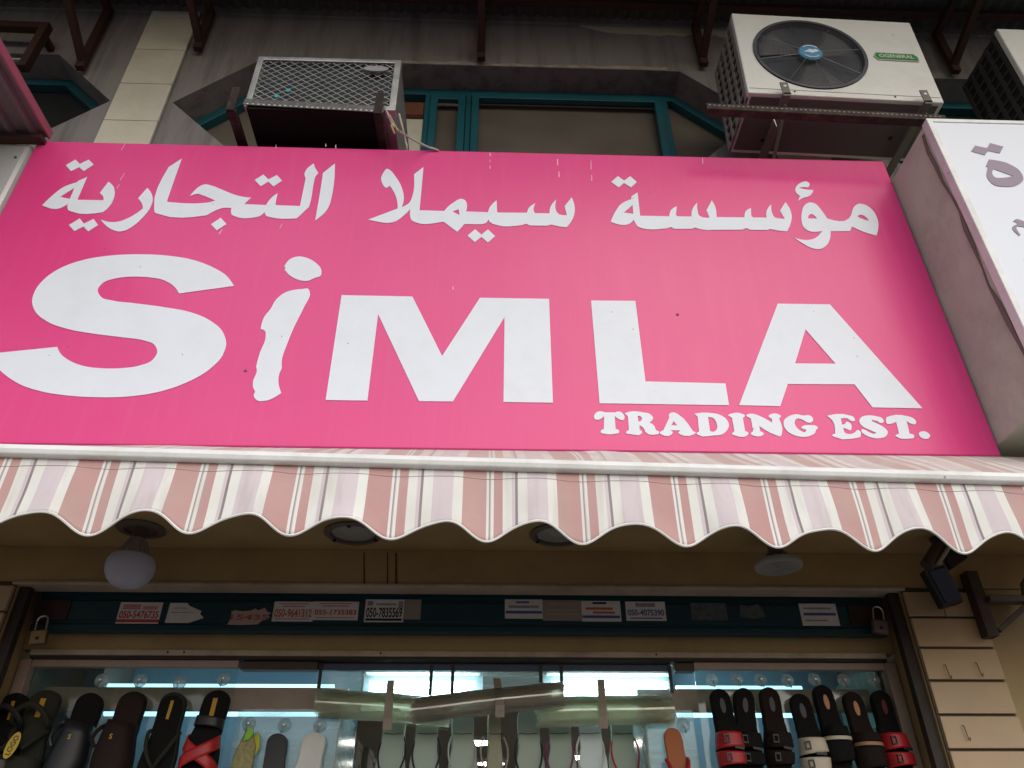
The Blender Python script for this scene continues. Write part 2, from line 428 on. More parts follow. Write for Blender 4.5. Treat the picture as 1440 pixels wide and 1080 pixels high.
PERIOD = 0.2495
def stripe_mat(name, dirty=0.0):
    """woven stripes printed across the cloth, repeating every PERIOD along X"""
    mt = bpy.data.materials.new(name); mt.use_nodes = True
    N = mt.node_tree.nodes; L = mt.node_tree.links; p = N['Principled BSDF']
    p.inputs['Roughness'].default_value = 0.75
    at_ = N.new('ShaderNodeAttribute'); at_.attribute_name = 'along'
    dv = N.new('ShaderNodeMath'); dv.operation = 'DIVIDE'; dv.inputs[1].default_value = PERIOD
    L.new(at_.outputs['Fac'], dv.inputs[0])
    fr = N.new('ShaderNodeMath'); fr.operation = 'FRACT'; L.new(dv.outputs[0], fr.inputs[0])
    cr_ = N.new('ShaderNodeValToRGB'); cr_.color_ramp.interpolation = 'CONSTANT'
    white, red, lil, grey, lg = lin('e6e6e2'), lin('bd8f8d'), lin('d6c9d0'), lin('85787e'), lin('b3a7ab')
    stops = [(0, white), (.026, grey), (.034, lg), (.046, white), (.076, red), (.168, white), (.268, lil), (.302, grey), (.332, white), (.43, lil), (.645, white), (.75, red)]
    el = cr_.color_ramp.elements
    el[0].position = 0; el[0].color = (*stops[0][1], 1)
    el[1].position = stops[1][0]; el[1].color = (*stops[1][1], 1)
    for s_, c_ in stops[2:]:
        e = el.new(s_); e.color = (*c_, 1)
    L.new(fr.outputs[0], cr_.inputs[0])
    tc = N.new('ShaderNodeTexCoord')
    n = N.new('ShaderNodeTexNoise'); n.inputs['Scale'].default_value = 5; n.inputs['Detail'].default_value = 7; n.inputs['Roughness'].default_value = 0.65
    L.new(tc.outputs['Object'], n.inputs['Vector'])
    r = N.new('ShaderNodeMapRange'); r.inputs[1].default_value = 0.35; r.inputs[2].default_value = 0.75
    r.inputs[3].default_value = dirty; r.inputs[4].default_value = 0.30 + dirty*1.4
    L.new(n.outputs['Fac'], r.inputs[0])
    mx = N.new('ShaderNodeMix'); mx.data_type = 'RGBA'
    L.new(r.outputs[0], mx.inputs[0]); L.new(cr_.outputs[0], mx.inputs[6]); mx.inputs[7].default_value = (0.55, 0.49, 0.43, 1)
    mp = N.new('ShaderNodeMapping'); mp.inputs['Scale'].default_value = (28, 28, 2.5)
    L.new(tc.outputs['Object'], mp.inputs[0])
    n4 = N.new('ShaderNodeTexNoise'); n4.inputs['Scale'].default_value = 1.0; n4.inputs['Detail'].default_value = 6
    L.new(mp.outputs[0], n4.inputs['Vector'])
    r4 = N.new('ShaderNodeMapRange'); r4.inputs[1].default_value = 0.52; r4.inputs[2].default_value = 0.78; r4.inputs[4].default_value = 0.45
    L.new(n4.outputs['Fac'], r4.inputs[0])
    m4 = N.new('ShaderNodeMix'); m4.data_type = 'RGBA'
    L.new(r4.outputs[0], m4.inputs[0]); L.new(mx.outputs[2], m4.inputs[6]); m4.inputs[7].default_value = (0.40, 0.34, 0.30, 1)
    L.new(m4.outputs[2], p.inputs['Base Color'])
    w = N.new('ShaderNodeTexNoise'); w.inputs['Scale'].default_value = 400
    L.new(tc.outputs['Object'], w.inputs['Vector'])
    bp = N.new('ShaderNodeBump'); bp.inputs['Strength'].default_value = 0.15; bp.inputs['Distance'].default_value = 0.002
    L.new(w.outputs['Fac'], bp.inputs['Height']); L.new(bp.outputs[0], p.inputs['Normal'])
    # cloth lets a little daylight through
    return mt
M_stripe = stripe_mat('striped_awning_cloth', 0.02)
M_stripedirty = stripe_mat('striped_awning_cloth_dusty', 0.42)
def set_along(ob, fn):
    a = ob.data.attributes.new('along', 'FLOAT', 'POINT')
    for i, v in enumerate(ob.data.vertices): a.data[i].value = fn(v.co)

# ------------------------------------------------------------------ ground
g = MB().add([(-120,-120,-0.12),(120,-120,-0.12),(120,120,-0.12),(-120,120,-0.12)], [(0,1,2,3)]).build('street', M_asphalt)
tag(g, 'grey asphalt street in front of the shops', None, None, 'structure')
pv = MB().box(-40, 40, -0.6, 2.655, -0.1, 0.0).build('pavement', M_paving, bevel=0.01)
tag(pv, 'paved walkway along the shop fronts', None, None, 'structure')

# ------------------------------------------------------------------ building
M_darkpane = mat('dark_window_glass', (0.03, 0.034, 0.034), 0.2, var=0.2)
bld = thing('shop_building', 'taupe building front with pointed teal windows and cream tile strips', 'building', (0, 2.6, 0))
TOPZ, BOTZ, MIDZ, HEXC = 5.445, 4.675, 5.06, -0.125
def hexagon(cx, g_=0.0):
    h = 1.165; t = (TOPZ-BOTZ)/2
    k = g_*0.414
    return [(cx-h-t+g_*1.414, MIDZ), (cx-h+k, TOPZ-g_), (cx+h-k, TOPZ-g_), (cx+h+t-g_*1.414, MIDZ), (cx+h-k, BOTZ+g_), (cx-h+k, BOTZ+g_)]
CENTRES = (HEXC-3.42, HEXC, HEXC+3.42)
wall = MB().prism([(-5.3, 2.66), (5.2, 2.66), (5.2, 5.86), (-5.3, 5.86)], 2.6, 2.815, [hexagon(c) for c in CENTRES])
wall.build('upper_wall', M_taupe, bld)
MB().box(-5.3, 5.2, 2.585, 2.75, 5.862, 6.6).build('wall_band', M_taupe, bld)
random.seed(9)
MB().prism([(0.50, 5.858), (1.42, 5.858)]+[(1.42-0.046*k, 5.782+random.uniform(-0.012, 0.014)+0.05*max(0, (k-14)/6)) for k in range(20)], 2.594, 2.5995).build('daylit_patch', M_litpatch, bld)  # pale patch painted where daylight comes through beside the sheet
MB().box(-5.3, 5.2, 2.816, 2.86, 2.66, 6.6).build('backing_wall', M_dark, bld)
for ci, c in enumerate(CENTRES):
    w = MB().prism(hexagon(c), 2.807, 2.813).build('window', M_winglass if ci == 1 else M_darkpane, bld)
    MB().prism(hexagon(c, 0.002), 2.755, 2.806, [hexagon(c, 0.05)]).build('frame', M_teal, w, bevel=0.003)
    dx = c-HEXC
    if ci == 1:
        cols = ((-0.385, -0.355), (-0.155, -0.125), (0.955, 0.99))
        for a, b in cols: MB().box(a+dx, b+dx, 2.75, 2.803, BOTZ+0.05, TOPZ-0.05).build('mullion', M_teal, w, bevel=0.003)
        def sash(x0, x1, z0, z1, t=0.04):
            MB().prism([(x0,z0),(x1,z0),(x1,z1),(x0,z1)], 2.733, 2.765, [[(x0+t,z0+t),(x0+t,z1-t),(x1-t,z1-t),(x1-t,z0+t)]]).build('sash', M_teal, w, bevel=0.003)
        sash(-0.122, 0.952, BOTZ+0.06, TOPZ-0.056)
        sash(-0.353, -0.158, BOTZ+0.06, 5.37)
        MB().box(-0.54, -0.388, 2.765, 2.80, BOTZ+0.06, 5.19).build('infill_panel', M_tile, w, bevel=0.003)
        MB().box(-0.56, -0.388, 2.735, 2.80, 5.19, 5.29).build('timber_rail', mat('red_brown_timber', (0.20, 0.065, 0.035), 0.6), w, bevel=0.003)
    else:
        for a in (-0.45, 0.45): MB().box(c+a-0.016, c+a+0.016, 2.75, 2.803, BOTZ+0.05, TOPZ-0.05).build('mullion', M_teal, w, bevel=0.003)
random.seed(5)
M_chip = mat('chipped_pale_plaster', (0.40, 0.36, 0.31), 0.9, var=0.25, scale=14, dirt=(0.14, 0.11, 0.095), damt=0.9, dscale=9)
lo_ = [(-1.25+0.06*k, 5.4465) for k in range(38)]; hi_ = [(-1.25+0.06*k, 5.472+random.uniform(-0.010, 0.008)) for k in range(37, -1, -1)]
MB().prism(lo_+hi_, 2.5965, 2.5995).build('chipped_edge', M_chip, bld)
for pc in (-1.835, 1.585):
    ps = MB().box(pc-0.133, pc+0.133, 2.59, 2.5995, 3.3, 5.858).build('tile_strip', M_grout, bld)
    zs = [4.279, 4.579, 4.88, 5.182, 5.484, 5.786, 5.857]
    for a, b in zip(zs, zs[1:]):
        MB().box(pc-0.135, pc+0.135, 2.578, 2.595, a+0.002, b-0.002).build('tile', M_tile, ps, bevel=0.002)
# lower front: soffit, fascia, side walls
MB().box(-5.3, 5.2, 2.30, 2.655, 2.638, 2.658).build('soffit', M_ochre, bld)
fa = MB().box(-5.3, 5.2, 2.65, 2.72, 2.512, 2.637).build('fascia', M_ochre, bld)
for a, b in ((-1.9, -0.72), (-0.715, 0.62), (0.625, 1.9)):
    pass
MB().box(-1.63, 1.49, 2.642, 2.725, 2.500, 2.5115).build('fascia_edge_trim', M_trimtan, bld, bevel=0.003)
for a_, b_ in ((-5.3, -1.614), (1.474, 5.2)): MB().box(a_, b_, 2.7205, 2.9, 2.511, 2.659).build('header_wall', M_ochre, bld)
MB().box(1.475, 5.2, 2.66, 2.9, 0.0, 2.5105).build('side_wall', M_ochre, bld)
MB().box(-5.3, -1.615, 2.66, 2.9, 0.0, 2.5105).build('side_wall', M_ochre, bld)
for (xa, xb) in ((1.478, 1.742), (-1.882, -1.618)):
    tcn = MB().box(xa, xb, 2.654, 2.6595, 0.0, 2.509).build('tile_column', M_grout, bld)
    zj = [2.498] + [at(1330, y, 2.65).z for y in (869, 912, 958, 1006, 1055)]
    st = zj[-2]-zj[-1]
    while zj[-1] > 1.2: zj.append(zj[-1]-st)
    for k, (b, a) in enumerate(zip(zj, zj[1:])):
        cuts = [xa, xb] if k else [xa, xa+0.128, xb]
        for c0, c1 in zip(cuts, cuts[1:]):
            j = random.uniform(-0.0012, 0.0012)
            MB().box(c0+0.0015, c1-0.0015, 2.640+j, 2.655, a+0.0042, b-0.0042).build('tile', M_tancol, tcn, bevel=0.002)
# rust runs on the fascia
for px, w_, y0, y1 in ((512, 0.007, 776, 822), (545, 0.006, 777, 822), (557, 0.010, 777, 823)):
    a, b = at(px, y0, 2.648), at(px, y1, 2.648)
    MB().prism([(a.x-w_*.3, a.z), (a.x+w_*.3, a.z), (b.x+w_*.5, b.z), (b.x-w_*.4, b.z)], 2.6485, 2.6498).build('rust_stain', mat('rust_stain', (0.13, 0.04, 0.015), 0.8), bld)

# ------------------------------------------------------------------ corrugated roof over the upper wall
cano = thing('corrugated_canopy', 'dark corrugated sheet canopy on red steel brackets above the windows', 'canopy', (0, 2.58, 5.9))
CANY = 0.45
MB().grid(lambda u, v: (-5.2+10.3*u, CANY+(2.62-CANY)*v, 5.925+0.011*math.sin((-5.2+10.3*u)*2*math.pi/0.078)+0.05*(v-1)), 1320, 1).build('sheet', M_sheet, cano, smooth=True)
for Y in (0.5, 1.0, 1.5, 2.0, 2.46):
    MB().box(-5.2, 5.1, Y-0.02, Y+0.02, 5.835, 5.875).build('purlin', M_rustred, cano, bevel=0.003)
for bx, zl in ((-3.6, 5.4), (-2.20, 5.27), (-1.625, 5.47), (-0.072, 5.45), (1.17, 5.455), (2.6, 5.45)):
    br = MB().box(bx-0.022, bx+0.022, 2.545, 2.577, zl, 5.835).build('bracket', M_rustred, cano, bevel=0.002)
    MB().bar((bx, 2.55, zl+0.06), (bx, 1.54, 5.82), 0.036, 0.036).build('strut', M_rustred, br)
    MB().box(bx-0.018, bx+0.018, 0.48, 2.544, 5.80, 5.834).build('arm', M_rustred, br)

# left: shelf bracket of another window unit
sb = thing('steel_shelf_bracket', 'empty dark red steel shelf bracket by the left window', 'bracket', tuple(at(70, 42, 2.1)))
p0, p1 = at(-60, 34, 2.50), at(70, 40, 2.50)
sb.location = p1; ORG[sb.name] = p1.copy()
MB().bar(p0, p1, 0.04, 0.05).build('front_bar', M_rustred, sb)
MB().bar(p1+Vector((-0.02, 0, 0.02)), p1+Vector((-0.02, 0, -0.36)), 0.045, 0.04).build('post', M_rustred, sb)
MB().bar(p1+Vector((-0.02, 0.021, -0.05)), (p1.x-0.02, 2.598, p1.z-0.05), 0.03, 0.03).build('wall_stub', M_rustred, sb)
MB().bar(p0+Vector((0, 0.03, -0.25)), p1+Vector((-0.05, 0.03, -0.25)), 0.02, 0.012).build('lower_bar', M_cable, sb)

# ------------------------------------------------------------------ neighbours on the left
SZ0, SZ1, SX0, SX1 = 2.803, 4.252, -1.912, 1.695
ls = thing('silver_cladding_sign', 'plain silver metal cladding box left of the pink sign', 'sign', (-3.0, 2.2, 2.9))
MB().box(-4.4, SX0-0.012, 2.196, 2.595, 2.9, 4.232).build('panel', M_silver, ls, bevel=0.02)
for zz in (4.14, 3.75, 3.4):
    MB().lathe([(0.006, 0), (0.006, -0.004), (0.003, -0.006)], (SX0-0.05, 2.196, zz), 'y', 10).build('screw', M_lampdark, ls)
rc = thing('ribbed_sheet_awning', 'ribbed mauve pink metal sheet sticking out above the silver box', 'awning', (-2.6, 2.2, 4.3))
def ribs(u, v):
    x = -3.9 + (3.9-1.865)*u
    ph = ((x+1.865)/0.095) % 1.0
    h = 0.018 if 0.25 < ph < 0.6 else 0.0
    return (x, 0.9+1.3*v, 4.275 - h - 0.03*(v-1))
rcm = mat('mauve_pink_sheet', (0.17, 0.125, 0.14), 0.35, var=0.1, scale=2, dirt=(0.2, 0.15, 0.15), damt=0.4)
MB().grid(ribs, 220, 1).build('sheet', rcm, rc, solid=0.002)
MB().box(-1.872, -1.862, 0.9, 2.2, 4.262, 4.305).build('pink_reflection_edge', mat('reflected_pink', (0.42, 0.11, 0.17), 0.4), rc, bevel=0.002)  # pink put into this edge strip for the sign's reflection
MB().box(-3.9, -1.873, 2.16, 2.2, 4.226, 4.248).build('rear_rail', M_rustred, rc)

